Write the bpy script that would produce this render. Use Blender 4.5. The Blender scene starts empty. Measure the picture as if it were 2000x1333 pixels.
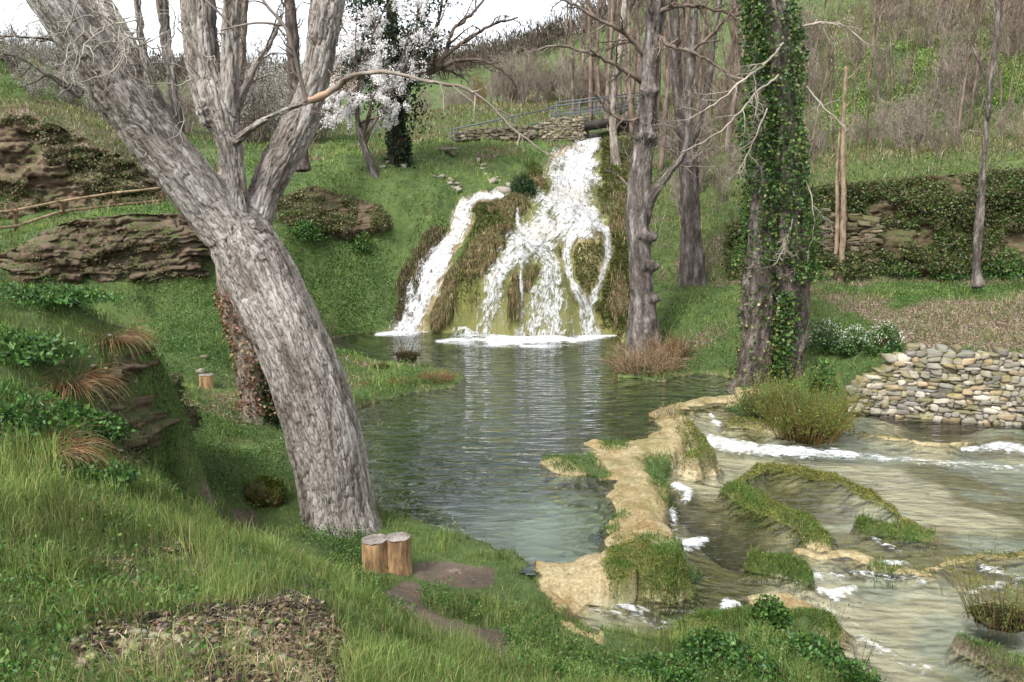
import bpy, math, random
import numpy as np
from mathutils import Vector
R = math.radians
rng = np.random.default_rng(7)
random.seed(7)
scn = bpy.context.scene
COL = scn.collection

# ------------------------------------------------------------------ camera, sky, sun, exposure
F = 1570.0; CH = 4.0; PITCH = math.atan(266.5/F)
cp, sp_ = math.cos(PITCH), math.sin(PITCH)
cam = bpy.data.cameras.new('camera'); co = bpy.data.objects.new('camera', cam); COL.objects.link(co)
co.location = (0, 0, CH); co.rotation_euler = (math.pi/2-PITCH, 0, 0)
cam.sensor_width = 36; cam.lens = F*36/2000; cam.clip_start = .05; cam.clip_end = 5000
scn.camera = co
w = bpy.data.worlds.new('World'); scn.world = w; w.use_nodes = True
nt = w.node_tree; nt.nodes.clear()
sky = nt.nodes.new('ShaderNodeTexSky'); sky.sky_type = 'NISHITA'; sky.sun_disc = False
sky.sun_elevation = R(50); sky.sun_rotation = R(215); sky.air_density = 1.0; sky.dust_density = 2.0; sky.ozone_density = 1.0
hs = nt.nodes.new('ShaderNodeHueSaturation'); hs.inputs['Saturation'].default_value = .22
bgn = nt.nodes.new('ShaderNodeBackground'); bgn.inputs['Strength'].default_value = .15
wo = nt.nodes.new('ShaderNodeOutputWorld')
tc = nt.nodes.new('ShaderNodeTexCoord'); cn = nt.nodes.new('ShaderNodeTexNoise'); cn.inputs['Scale'].default_value = 2.2; cn.inputs['Detail'].default_value = 5
cm = nt.nodes.new('ShaderNodeMapRange'); cm.inputs[1].default_value = .3; cm.inputs[2].default_value = .7; cm.inputs[3].default_value = .85; cm.inputs[4].default_value = 1.2
mulc = nt.nodes.new('ShaderNodeVectorMath'); mulc.operation = 'SCALE'
nt.links.new(tc.outputs['Generated'], cn.inputs['Vector']); nt.links.new(cn.outputs['Fac'], cm.inputs[0])
nt.links.new(sky.outputs[0], hs.inputs['Color']); nt.links.new(hs.outputs[0], mulc.inputs[0]); nt.links.new(cm.outputs[0], mulc.inputs['Scale'])
nt.links.new(mulc.outputs[0], bgn.inputs['Color']); nt.links.new(bgn.outputs[0], wo.inputs['Surface'])
sl = bpy.data.lights.new('sun', 'SUN'); sl.energy = 1.7; sl.angle = R(12); sl.color = (1, .97, .92)
so = bpy.data.objects.new('sun', sl); COL.objects.link(so)
# sun behind-left of the camera, high
az = R(215); el = R(50)
sd = Vector((math.sin(az)*math.cos(el), math.cos(az)*math.cos(el), math.sin(el)))
so.rotation_euler = sd.to_track_quat('Z', 'Y').to_euler()
scn.view_settings.view_transform = 'Standard'; scn.view_settings.look = 'None'
scn.view_settings.exposure = 1.32; scn.view_settings.gamma = 1
scn.cycles.max_bounces = 6; scn.cycles.transparent_max_bounces = 12; scn.cycles.caustics_reflective = False; scn.cycles.caustics_refractive = False
scn.cycles.diffuse_bounces = 3; scn.cycles.glossy_bounces = 3

# ------------------------------------------------------------------ helpers
def ray(px, py):
    u = (px-1000)/F; v = (666.5-py)/F
    return u, cp+v*sp_, -sp_+v*cp
def PY(px, py, Y):
    u, dy, dz = ray(px, py); t = Y/dy
    return (u*t, Y, CH+dz*t)
def PZ(px, py, z):
    u, dy, dz = ray(px, py); t = (z-CH)/dz
    return (u*t, dy*t, z)
def project(x, y, z):
    zz = z-CH; d = y*cp-zz*sp_; v = (y*sp_+zz*cp)/d; u = x/d
    return 1000+u*F, 666.5-v*F
def h3(ix, iy, iz, seed):
    n = (ix.astype(np.int64)*374761393+iy.astype(np.int64)*668265263+iz.astype(np.int64)*2147483647+seed*1274126177) & 0xffffffff
    n = ((n ^ (n >> 13))*1274126177) & 0xffffffff
    n = ((n ^ (n >> 16))*2246822519) & 0xffffffff
    return ((n ^ (n >> 15)) & 0xffffff)/float(0xffffff)*2-1
def vnoise(x, y, z, seed=0):
    x, y, z = np.broadcast_arrays(np.asarray(x, float), np.asarray(y, float), np.asarray(z, float))
    fx, fy, fz = np.floor(x), np.floor(y), np.floor(z)
    tx, ty, tz = x-fx, y-fy, z-fz
    tx = tx*tx*(3-2*tx); ty = ty*ty*(3-2*ty); tz = tz*tz*(3-2*tz)
    def c(a, b, d): return h3(fx+a, fy+b, fz+d, seed)
    x00 = c(0,0,0)*(1-tx)+c(1,0,0)*tx; x10 = c(0,1,0)*(1-tx)+c(1,1,0)*tx
    x01 = c(0,0,1)*(1-tx)+c(1,0,1)*tx; x11 = c(0,1,1)*(1-tx)+c(1,1,1)*tx
    return (x00*(1-ty)+x10*ty)*(1-tz)+(x01*(1-ty)+x11*ty)*tz
def fbm(x, y, z, oct=4, seed=0, gain=.5):
    s = 0; a = 1; t = 0; f = 1
    for i in range(oct):
        s = s+a*vnoise(np.asarray(x)*f, np.asarray(y)*f, np.asarray(z)*f, seed+i*17); t += a; a *= gain; f *= 2.03
    return s/t
def sstep(a, b, x):
    t = np.clip((x-a)/(b-a), 0, 1); return t*t*(3-2*t)
def inpoly(px, py, poly):
    r = np.zeros(px.shape, bool); n = len(poly)
    for i in range(n):
        x0, y0 = poly[i]; x1, y1 = poly[(i+1) % n]
        if y0 == y1: continue
        c = ((y0 > py) != (y1 > py)) & (px < (x1-x0)*(py-y0)/(y1-y0)+x0)
        r ^= c
    return r
def polydist(px, py, line, closed=False):
    """distance to polyline, with arclength and interpolation param"""
    best = np.full(px.shape, 1e9); bt = np.zeros(px.shape); side = np.zeros(px.shape)
    n = len(line); L = 0
    for i in range(n if closed else n-1):
        a = line[i]; b = line[(i+1) % n]
        dx, dy = b[0]-a[0], b[1]-a[1]; l2 = dx*dx+dy*dy+1e-9
        t = np.clip(((px-a[0])*dx+(py-a[1])*dy)/l2, 0, 1)
        ex = px-(a[0]+dx*t); ey = py-(a[1]+dy*t); d = np.hypot(ex, ey)
        m = d < best
        best = np.where(m, d, best); bt = np.where(m, i+t, bt); side = np.where(m, np.sign(dx*ey-dy*ex), side)
    return best, bt, side

def setp(o, label=None, cat=None, group=None, kind=None):
    if label: o['label'] = label
    if cat: o['category'] = cat
    if group: o['group'] = group
    if kind: o['kind'] = kind
    return o
def empty(name, loc, label, cat, group=None, kind=None):
    o = bpy.data.objects.new(name, None); COL.objects.link(o); o.location = loc; o.empty_display_size = .2
    return setp(o, label, cat, group, kind)
def mesh_np(name, V, faces, mat, parent=None, smooth=True, attrs=None, origin=None):
    """faces: list of int arrays (n,k). V in world coords; origin shifts them to the object's base"""
    V = np.asarray(V, float).reshape(-1, 3)
    if parent is not None: origin = parent.location
    if origin is not None: V = V-np.array(origin)
    me = bpy.data.meshes.new(name)
    me.vertices.add(len(V)); me.vertices.foreach_set('co', V.astype(np.float32).ravel())
    fl = [np.asarray(f, np.int32).reshape(len(f), -1) for f in faces if len(f)]
    nl = sum(f.size for f in fl); npoly = sum(len(f) for f in fl)
    me.loops.add(nl); me.polygons.add(npoly)
    me.loops.foreach_set('vertex_index', np.concatenate([f.ravel() for f in fl]))
    st = []; o = 0
    for f in fl:
        k = f.shape[1]; st.append(o+np.arange(len(f), dtype=np.int32)*k); o += f.size
    me.polygons.foreach_set('loop_start', np.concatenate(st))
    if smooth: me.polygons.foreach_set('use_smooth', np.ones(npoly, bool))
    for k, a in (attrs or {}).items():
        a = np.asarray(a, np.float32)
        if a.ndim == 1:
            at = me.attributes.new(k, 'FLOAT', 'POINT'); at.data.foreach_set('value', a)
        elif a.shape[1] == 4:
            at = me.attributes.new(k, 'FLOAT_COLOR', 'POINT'); at.data.foreach_set('color', a.ravel())
        else:
            at = me.attributes.new(k, 'FLOAT_VECTOR', 'POINT'); at.data.foreach_set('vector', a.ravel())
    me.update(calc_edges=True)
    me.materials.append(mat)
    ob = bpy.data.objects.new(name, me); COL.objects.link(ob)
    if parent is not None: ob.parent = parent
    elif origin is not None: ob.location = origin
    return ob

class MB:
    def __init__(s): s.V = []; s.F4 = []; s.F3 = []; s.C = []; s.n = 0
    def add(s, V, f4=None, f3=None, col=(1,1,1)):
        V = np.asarray(V, float).reshape(-1, 3); s.V.append(V)
        if f4 is not None and len(f4): s.F4.append(np.asarray(f4)+s.n)
        if f3 is not None and len(f3): s.F3.append(np.asarray(f3)+s.n)
        c = np.asarray(col, float)
        if c.ndim == 1: c = np.tile(c, (len(V), 1))
        s.C.append(np.hstack([c[:, :3], np.ones((len(V), 1))])); s.n += len(V)
    def tube(s, P, r, k=6, col=(1,1,1), cap=True, rough=0, seed=0):
        P = np.asarray(P, float); n = len(P); r = np.broadcast_to(np.asarray(r, float), (n,))
        T = np.gradient(P, axis=0); T /= np.linalg.norm(T, axis=1)[:, None]+1e-9
        ref = np.array([0, 0, 1.]) if abs(T[:, 2]).mean() < .7 else np.array([1., 0, 0])
        A = np.cross(T, ref); A /= np.linalg.norm(A, axis=1)[:, None]+1e-9
        B = np.cross(T, A)
        th = np.arange(k)*2*np.pi/k
        rr = np.repeat(r[:, None], k, 1)
        if rough:
            rr = rr*(1+rough*vnoise(np.cos(th)[None, :]*1.5+seed, np.sin(th)[None, :]*1.5, np.arange(n)[:, None]*.7, seed))
        V = P[:, None, :]+rr[..., None]*(np.cos(th)[None, :, None]*A[:, None, :]+np.sin(th)[None, :, None]*B[:, None, :])
        i = np.arange(n-1)[:, None]*k; j = np.arange(k)[None, :]; j2 = (j+1) % k
        q = np.stack([i+j, i+j2, i+k+j2, i+k+j], -1).reshape(-1, 4)
        V = V.reshape(-1, 3); f3 = None
        if cap:
            V = np.vstack([V, P[-1:]+T[-1]*r[-1]*.2, P[:1]-T[0]*r[0]*.2])
            c = (n-1)*k; jj = np.arange(k)
            f3 = np.vstack([np.stack([c+jj, c+(jj+1) % k, np.full(k, n*k)], 1), np.stack([(jj+1) % k, jj, np.full(k, n*k+1)], 1)])
        s.add(V, q, f3, col)
    def leaves(s, C, size, col, up=.3, aspect=.55, bend=.15):
        """kite shaped leaves at centres C (n,3); size (n) or scalar; col (n,3)"""
        n = len(C)
        if not n: return
        size = np.broadcast_to(size, (n,))
        d = rng.normal(size=(n, 3)); d[:, 2] += up; d /= np.linalg.norm(d, axis=1)[:, None]
        e = rng.normal(size=(n, 3)); e -= (e*d).sum(1)[:, None]*d; e /= np.linalg.norm(e, axis=1)[:, None]
        nn = np.cross(d, e)
        L = size[:, None]
        a = C; b = C+d*L*.4+e*L*aspect*.5+nn*L*bend; c = C+d*L; f = C+d*L*.4-e*L*aspect*.5+nn*L*bend
        V = np.stack([a, b, c, f], 1).reshape(-1, 3)
        q = np.arange(4*n).reshape(n, 4)
        # split on the midrib
        f3 = np.vstack([q[:, [0, 1, 2]], q[:, [0, 2, 3]]])
        s.add(V, None, f3, np.repeat(np.asarray(col)*np.ones((n, 1)), 4, 0))
    def build(s, name, mat, parent=None, smooth=True, origin=None, attrs=None):
        a = {'Col': np.vstack(s.C)}
        if attrs: a.update(attrs)
        fs = []
        if s.F4: fs.append(np.vstack(s.F4))
        if s.F3: fs.append(np.vstack(s.F3))
        return mesh_np(name, np.vstack(s.V), fs, mat, parent, smooth, a, origin)

# ------------------------------------------------------------------ materials
class NB:
    def __init__(s, name):
        s.m = bpy.data.materials.new(name); s.m.use_nodes = True; s.t = s.m.node_tree; s.t.nodes.clear()
        s.out = s.t.nodes.new('ShaderNodeOutputMaterial')
    def n(s, typ, props=None, **inp):
        nd = s.t.nodes.new('ShaderNode'+typ)
        for k, v in (props or {}).items(): setattr(nd, k, v)
        for k, v in inp.items():
            key = int(k[1:]) if k[0] == '_' else k.replace('_', ' ')
            s.set(nd, key, v)
        return nd
    def set(s, nd, key, v):
        if isinstance(v, bpy.types.NodeSocket): s.t.links.new(v, nd.inputs[key])
        elif isinstance(v, bpy.types.Node): s.t.links.new(v.outputs[0], nd.inputs[key])
        else:
            if isinstance(v, tuple) and len(v) == 3 and nd.inputs[key].type == 'RGBA': v = (*v, 1)
            nd.inputs[key].default_value = v
    def pos(s, scale=(1, 1, 1), obj=False):
        g = s.n('TexCoord').outputs['Object'] if obj else s.n('NewGeometry').outputs['Position']
        if scale == (1, 1, 1): return g
        return s.n('VectorMath', {'operation': 'MULTIPLY'}, _0=g, _1=scale).outputs[0]
    def noise(s, vec, scale, detail=5, rough=.6, dist=0):
        return s.n('TexNoise', None, Vector=vec, Scale=float(scale), Detail=float(detail), Roughness=rough, Distortion=float(dist)).outputs['Fac']
    def ramp(s, fac, stops):
        nd = s.n('ValToRGB', None, Fac=fac); e = nd.color_ramp.elements
        while len(e) < len(stops): e.new(.5)
        for i, (p, c) in enumerate(stops):
            e[i].position = p; e[i].color = (*c, 1) if len(c) == 3 else c
        return nd.outputs['Color']
    def mix(s, fac, a, b, mode='MIX'):
        nd = s.n('Mix', {'data_type': 'RGBA', 'blend_type': mode})
        for k, v in ((0, fac), (6, a), (7, b)): s.set(nd, k, v)
        return nd.outputs[2]
    def math(s, op, a, b=0., c=0., clamp=False):
        nd = s.n('Math', {'operation': op, 'use_clamp': clamp}, _0=a, _1=b)
        if op in ('MULTIPLY_ADD', 'SMOOTH_MIN'): s.set(nd, 2, c)
        return nd.outputs[0]
    def rng(s, v, a, b, c=0., d=1.):
        return s.n('MapRange', None, _0=v, _1=float(a), _2=float(b), _3=float(c), _4=float(d)).outputs[0]
    def attr(s, name): return s.n('Attribute', {'attribute_name': name})
    def bump(s, h, strength=.5, dist=.02, normal=None):
        nd = s.n('Bump', None, Height=h, Strength=strength, Distance=dist)
        if normal is not None: s.set(nd, 'Normal', normal)
        return nd.outputs[0]
    def bsdf(s, col, rough=.8, normal=None, spec=.3, **kw):
        nd = s.n('BsdfPrincipled'); s.set(nd, 'Base Color', col); s.set(nd, 'Roughness', rough); s.set(nd, 'Specular IOR Level', spec)
        if normal is not None: s.set(nd, 'Normal', normal)
        for k, v in kw.items(): s.set(nd, k.replace('_', ' '), v)
        return nd.outputs[0]
    def done(s, sh): s.t.links.new(sh, s.out.inputs['Surface']); return s.m

def mat_foliage(name, trans=.35, rough=.55, spec=.25):
    b = NB(name); c = b.attr('Col').outputs['Color']
    n = b.noise(b.pos(), 6, 2)
    c2 = b.mix(b.rng(n, .3, .7), b.n('HueSaturation', None, Color=c, Value=.75, Saturation=1.05).outputs[0], b.n('HueSaturation', None, Color=c, Value=1.25).outputs[0])
    p = b.bsdf(c2, rough, spec=spec)
    t = b.n('BsdfTranslucent', None, Color=c2)
    return b.done(b.n('MixShader', None, _0=trans, _1=p, _2=t).outputs[0])
M = {}
M['leaf'] = mat_foliage('leaf', .3, .45, .35)
M['grass'] = mat_foliage('grass_blades', .35, .5, .25)
M['petal'] = mat_foliage('petal', .4, .8, .1)
M['dry'] = mat_foliage('dry_leaf', .15, .8, .1)

def mat_bark(name, dark, mid, light, scale=1., lich=None):
    b = NB(name); v = b.attr('bark').outputs['Vector']
    n1 = b.noise(v, 5*scale, 7, .65); n2 = b.noise(v, 1.3*scale, 3); n3 = b.noise(b.pos(), 2.2, 5)
    col = b.ramp(n1, [(.3, dark), (.5, mid), (.68, light)])
    tint = b.n('HueSaturation', None, Color=col, Hue=.495, Saturation=1.2, Value=.85).outputs[0]
    col = b.mix(b.rng(n3, .45, .62), col, tint)
    if lich: col = b.mix(b.math('MULTIPLY', b.rng(n2, .55, .68), .5), col, lich)
    cr = b.attr('crack').outputs['Fac']
    col = b.mix(cr, col, dark)
    col = b.mix(1.0, col, b.attr('Col').outputs['Color'], 'MULTIPLY')
    fc = b.math('ABSOLUTE', b.math('SUBTRACT', b.noise(v, 24*scale, 4, .6, .3), .5)); fine = b.rng(fc, .0, .035, 1., 0.)
    col = b.mix(b.math('MULTIPLY', fine, .45), col, dark)
    bp = b.bump(b.math('SUBTRACT', b.noise(v, 30*scale, 5, .7), b.math('MULTIPLY', fine, .8)), .9, .012)
    return b.done(b.bsdf(col, .9, bp, .15))
M['bark_grey'] = mat_bark('bark_grey', (.085,.066,.05), (.31,.28,.25), (.48,.45,.42))
M['bark_brown'] = mat_bark('bark_brown', (.03,.025,.022), (.125,.11,.1), (.3,.28,.265), 1.5)
def mat_twig(name, c1, c2, sc=4):
    b = NB(name); n = b.noise(b.pos((1, 1, .4)), sc, 5)
    col = b.ramp(n, [(.35, c1), (.65, c2)])
    col = b.mix(1.0, col, b.attr('Col').outputs['Color'], 'MULTIPLY')
    return b.done(b.bsdf(col, .85, b.bump(b.noise(b.pos((1, 1, .3)), 30, 4), .4, .01), .15))
M['twig'] = mat_twig('twig', (.07,.055,.045), (.24,.2,.17))
M['twig_pale'] = mat_twig('twig_pale', (.2,.18,.15), (.46,.43,.38))
M['twig_brown'] = mat_twig('twig_brown', (.06,.035,.022), (.2,.14,.09))
M['stem_tan'] = mat_twig('stem_tan', (.13,.09,.055), (.3,.23,.16), 8)

def mat_rock(name, stops, layered=8., bumpd=.05, moss=None, mossamt=.5):
    b = NB(name); p = b.pos((1, 1, layered)); q = b.pos()
    n = b.noise(p, .9, 8, .65, .4); n2 = b.noise(q, 3.5, 7, .7)
    f = b.mix(.45, n, n2)
    col = b.ramp(f, stops)
    col = b.mix(1.0, col, b.attr('Col').outputs['Color'], 'MULTIPLY')
    if moss:
        nz = b.n('SeparateXYZ', None, _0=b.n('NewGeometry').outputs['Normal']).outputs[2]
        mm = b.math('MULTIPLY', b.rng(b.noise(q, 2.1, 6, .7), .5-mossamt*.12, .62), b.rng(nz, -.3, .6))
        col = b.mix(mm, col, moss)
    bp = b.bump(b.noise(p, 5, 8, .7), .8, bumpd)
    return b.done(b.bsdf(col, .9, bp, .2))
M['cliff'] = mat_rock('cliff_rock', [(.3, (.035,.024,.017)), (.45, (.13,.092,.065)), (.58, (.24,.185,.14)), (.72, (.4,.34,.28))], 7., .06, (.07,.085,.03), .3)
M['stone'] = mat_rock('pale_stone', [(.25, (.1,.085,.068)), (.5, (.33,.305,.265)), (.75, (.58,.56,.51))], 1., .015, (.16,.15,.05), .2)
M['stone_dark'] = mat_rock('mossy_stone', [(.25, (.05,.04,.03)), (.5, (.17,.14,.11)), (.75, (.36,.33,.29))], 1., .02, (.06,.08,.02), .9)

# ------------------------------------------------------------------ terrain
ctrl = []
def cY(*a):
    for q in a: ctrl.append(PY(*q))
def cZ(*a):
    for q in a: ctrl.append(PZ(*q))
def cW(*a):
    for q in a: ctrl.append(q)
# near bank under the camera and to the left
cW((-6,-3,3.2),(0,-3,2.7),(6,-3,1.6),(-3,0,2.9),(0,0,2.4),(3,0,1.9),(-9,2,3.6),(-6,3,3.2),(10,0,.6),(9,3,-.3),(14,4,-.3),(20,0,.5),(-20,0,5),(-30,-5,8),(30,-5,6))
cY((0,1333,2.9),(250,1333,2.9),(500,1333,3.0),(750,1333,3.6),(1000,1333,4.8),(1150,1333,5.2),(0,1200,3.3),(250,1200,3.5),(500,1200,4.0),(650,1200,4.4),(800,1260,4.6),(900,1290,4.7),
   (0,1050,4.0),(200,1050,4.6),(400,1090,5.0),(600,1135,5.2),(720,1180,5.3),(840,1245,5.3),(300,1000,5.6),(0,930,4.8),(150,950,5.4))
cZ((780,1170,.45),(870,1225,.35),(980,1280,.3),(700,1130,.4),(560,1080,.45),(450,1030,.5),(370,960,.62),(400,900,.55),(600,1050,.4),(750,1050,.22),(850,1070,.12),(950,1095,.1),(900,1150,.22),(1000,1130,.12),
   (1000,1180,.15),(1080,1200,.1),(1100,1260,.15),(1200,1290,.1),(1400,1290,.05),(1500,1250,0.),(1550,1333,.1),(1350,1333,.2),(1200,1333,.25),(1650,1333,-.2))
# left mound
cY((0,548,7.6),(80,562,7.7),(150,592,7.7),(220,634,7.7),(280,668,7.8),(325,720,8.0),(352,790,8.2),(355,860,8.3),(-200,500,7.6),(-200,650,6),
   (0,640,7.0),(0,720,6.4),(0,820,5.7),(100,700,6.8),(100,800,6.2),(100,880,5.7),(200,700,7.3),(180,790,6.8),(200,880,6.3),(250,930,6.6),(300,900,7.3),(320,940,7.7))
cW((-3.6,9.6,.8),(-4.4,10,1.1),(-5.4,10.4,1.5),(-6.5,11,2.0),(-9,11,2.5),(-3.4,10.6,.6),(-4.4,11.5,.8),(-6,12.5,1.2),(-8,13,1.8),(-12,12,3.2),(-14,16,3.8),(-3.0,9.3,.7))
# lawn left of the pool
cZ((360,900,.6),(450,850,.5),(400,760,.55),(470,780,.5),(550,850,.4),(450,900,.5),(640,760,.16),(640,700,.2),(600,690,.35),(700,760,.03),(760,745,.06),(860,745,.03),(700,700,.05))
cY((380,700,16.2),(440,660,18),(330,640,18.6),(420,600,19.3),(300,600,19.2),(380,620,19.0))
# rock ledge (base and top) and the fence terrace
cY((60,610,17.8),(150,640,18.0),(250,655,18.3),(350,632,18.9),(430,590,20.2))
cY((0,500,19.6),(70,470,20.2),(150,442,20.6),(260,435,20.9),(360,430,21.2),(430,430,22),(0,470,22),(100,440,23),(230,418,25.2),(320,408,27.5),(420,400,26),(0,450,24.5),(150,415,26.0),(250,400,27.6),(-200,480,22),(-200,400,26))
# upper cliff
cY((0,410,26.4),(100,400,27.2),(200,392,28),(300,385,29.5),(0,225,28.6),(80,232,28.8),(160,262,29),(230,300,29.4),(300,340,30.2),(-300,220,28),(0,200,33),(150,235,34),(250,265,34),(400,330,32),(-300,150,36))
# left bank of the falls
cZ((540,720,.28),(560,650,.4),(600,655,.2))
cY((480,500,24.2),(560,460,26),(560,560,25.4),(620,560,26.),(620,480,26.8),(620,400,27.8),(560,400,27.8),(640,640,25.2),(700,632,25.7),(720,560,26.3),(700,480,27.1),(700,400,28.1),(765,630,25.7),(775,560,26.6),(790,480,27.6),(800,632,25.7),(822,585,26.0),(847,525,26.6),(866,485,27.2),(840,420,28.0),(780,400,28.2),(880,450,27.9),
   (700,345,28.9),(620,345,28.8),(560,340,29.5),(780,330,29.8),(860,372,29.2),(920,372,29.6),(900,330,31.0),(980,370,30.2),(1030,350,31.3),(980,320,32.2),(650,305,32),(560,300,33),(450,330,31),(800,300,33),(900,288,34),(1000,285,35),(1060,290,35.6),(1060,320,33.2))
# cascade
cY((862,625,25.2),(880,600,25.1),(892,540,25.7),(930,600,24.3),(930,540,24.9),(950,485,26.0),(905,430,28.1),(880,400,28.9),(930,400,28.6),(960,440,27.5),(1000,600,24.3),(1000,540,25.0),(1010,490,26.2),(1060,600,24.2),(1070,540,24.8),(1080,495,25.9),(1040,470,26.6),(1100,460,27.0),(1010,430,28.0),
   (1100,600,24.3),(1150,600,25.0),(1150,540,25.5),(1150,480,26.1),(1150,447,26.9),(1205,600,25.3),(1205,540,25.9),(1205,480,26.7),(1190,445,27.2),(1100,430,27.8),(1100,405,28.8),(1140,405,28.8),(1060,405,28.8),(1100,375,31.0),(1130,378,30.8),(1080,360,31.3),(1120,355,31.6),(1110,330,32.6),(1150,330,33.0),(1140,300,34.6),(1155,278,36.6),(1155,268,39),
   (1190,350,32.3),(1185,320,33.6),(1210,300,34.6),(1200,275,36.6),(1215,420,28.2),(1250,330,33.5),(1200,380,30.6),(1250,280,36.5))
# right bank
cZ((1240,655,.05),(1300,735,.05),(1400,720,.06),(1440,750,.1),(1440,790,.06),(1520,820,.0))
cY((1260,640,22.8),(1300,640,22.4),(1350,660,21.2),(1420,690,19.5),(1480,735,17.2),(1560,720,17.1),(1620,730,16.9),(1260,580,24.2),(1330,570,23.6),(1420,580,22.8),(1420,640,20.6),(1500,640,19.8),(1600,640,19.2),(1650,700,17.6),
   (1700,665,17.5),(1800,655,17.4),(2000,665,17.2),(2200,660,17),(1700,620,19.2),(1850,610,19.2),(2000,620,18.8),(1600,590,21.2),(1700,575,21.6),(1850,570,21.6),(2000,575,21.2),(1500,560,23.2),(1330,525,25.6),(1450,530,25.2),(1600,530,24.6),(1800,535,23.9),(2000,520,23.8),(2300,500,23))
cY((1260,500,26.3),(1260,430,28.5),(1300,440,28.2),(1400,425,27.6),(1500,390,27.2),(1600,355,26.8),(1700,345,26.6),(1800,335,26.4),(2000,312,26.0),(2300,290,26),(1500,340,30),(1400,350,31),(1300,360,31.5),(1600,310,30.5),(1800,290,30.5),(2000,270,30),
   (1300,280,36),(1450,270,36.5),(1600,240,36),(1800,215,36),(2000,190,36),(1300,240,42),(1450,200,43),(1600,150,43),(1800,120,43),(2000,100,43),(1400,170,52),(1600,70,52),(1800,20,53),(2000,0,53),(1450,90,66),(1650,-30,66),(1900,-100,66),(2300,-150,60),(1600,-100,90),(2000,-250,90),(1350,190,60),(1250,205,60),(1250,180,80),(1400,120,90))
cW((25,15,5),(25,22,8),(32,30,14),(40,45,26),(60,60,45),(90,100,70),(20,8,2),(120,150,95))
# behind
cY((820,282,37),(850,262,41),(850,222,46),(920,206,47),(1000,212,46),(1060,230,44),(1060,262,40),(1100,245,42),(760,268,40),(700,272,40),(620,270,42),(500,280,44),(400,285,44),(900,212,60),(1000,205,62),(1100,195,60),(760,250,60),(600,240,60),(300,235,55),(150,205,55),(0,170,55),(-300,120,60),(-300,80,90),(50,150,90),(250,190,95),(500,215,95),(800,215,100),(1000,190,100),(1150,165,100),(1150,230,46))
cY((-400,60,240),(0,135,240),(60,118,240),(200,140,240),(400,175,240),(600,180,240),(800,172,240),(900,150,240),(1000,165,240),(1100,150,240),(1300,100,240),(1600,-40,240),(2200,-200,240),(0,150,600),(900,200,600),(2000,-100,600))
cW((-400,100,60),(500,100,120),(-400,-50,60),(400,-50,90),(0,-60,10),(-40,-20,15),(50,-30,20),(-60,40,22),(-30,18,7),(-25,25,9),(-28,40,14))
C = np.array(ctrl)
def rbf_fit(C):
    A = C[:, :2]; n = len(A)
    K = -np.hypot(A[:, None, 0]-A[None, :, 0], A[:, None, 1]-A[None, :, 1])
    K[np.arange(n), np.arange(n)] += -.02
    P = np.hstack([np.ones((n, 1)), A])
    S = np.block([[K, P], [P.T, np.zeros((3, 3))]])
    wv = np.linalg.solve(S, np.concatenate([C[:, 2], np.zeros(3)]))
    return A, wv
def rbf_eval(fit, x, y):
    A, wv = fit; out = np.empty(x.shape); X = x.ravel(); Yv = y.ravel(); o = np.empty(len(X)); n = len(A)
    for i in range(0, len(X), 40000):
        s = slice(i, i+40000)
        K = -np.hypot(X[s, None]-A[None, :, 0], Yv[s, None]-A[None, :, 1])
        o[s] = K@wv[:n]+wv[n]+wv[n+1]*X[s]+wv[n+2]*Yv[s]
    return o.reshape(x.shape)
fitT = rbf_fit(C)
# lower stream water level
WL = np.array([PZ(1390,850,-.12),PZ(1560,885,-.2),PZ(1750,895,-.26),PZ(2000,860,-.26),PZ(1800,825,-.25),PZ(2000,1000,-.36),PZ(1700,960,-.3),PZ(1420,1030,-.38),PZ(1320,1000,-.36),PZ(1620,980,-.3),PZ(1500,1180,-.45),PZ(1200,1200,-.3),PZ(1140,1165,-.22),PZ(1800,1150,-.5),PZ(1800,1300,-.6),PZ(2100,1333,-.65),PZ(1450,900,-.3),PZ(2300,1000,-.4),PZ(1500,830,-.14)])
fitW = rbf_fit(WL)
def to_xy(poly, z):
    return [PZ(p[0], p[1], z)[:2] for p in poly]
POOL_PX = [(600,676),(640,664),(700,652),(760,646),(830,648),(900,650),(1000,655),(1100,655),(1205,654),(1225,680),(1215,738),(1290,745),(1370,728),(1435,740),(1445,772),(1375,784),(1292,800),(1278,822),(1296,846),(1240,858),(1175,880),(1120,905),(1150,935),(1205,935),(1222,962),(1198,1000),(1172,1040),(1160,1075),(1140,1100),(1060,1096),(960,1076),(870,1052),(790,1034),(745,1008),(700,960),(680,860),(700,800),(780,772),(880,757),(905,742),(870,722),(800,712),(740,706),(700,696),(650,688)]
POOL = to_xy(POOL_PX, 0.)
STREAM_PX = [(1385,800),(1430,826),(1520,850),(1620,855),(1670,822),(1720,812),(2050,826),(2700,830),(2700,1500),(1720,1500),(1735,1333),(1700,1290),(1640,1250),(1560,1215),(1460,1225),(1400,1268),(1250,1262),(1140,1225),(1120,1180),(1085,1150),(1060,1118),(1140,1095),(1180,1130),(1240,1150),(1330,1150),(1380,1110),(1310,1085),(1292,1040),(1300,980),(1320,920),(1335,870),(1330,838)]
STREAM = to_xy(STREAM_PX, -.32)

TX = np.concatenate([np.linspace(-1.5, -.70, 50)[:-1], np.arange(-.70, .70, .0024), np.linspace(.70, 1.5, 50)])
YR = np.concatenate([np.arange(1.0, 6, .03), np.arange(6, 13, .04), np.arange(13, 23.6, .07), np.arange(23.6, 28, .05), np.arange(28, 40, .1), np.arange(40, 80, .4), np.geomspace(80, 900, 45)])
GX = TX[None, :]*YR[:, None]; GY = np.repeat(YR[:, None], len(TX), 1)
GZ = rbf_eval(fitT, GX, GY)
ppx, ppy = project(GX, GY, GZ)
near = sstep(60, 20, GY)
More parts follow.
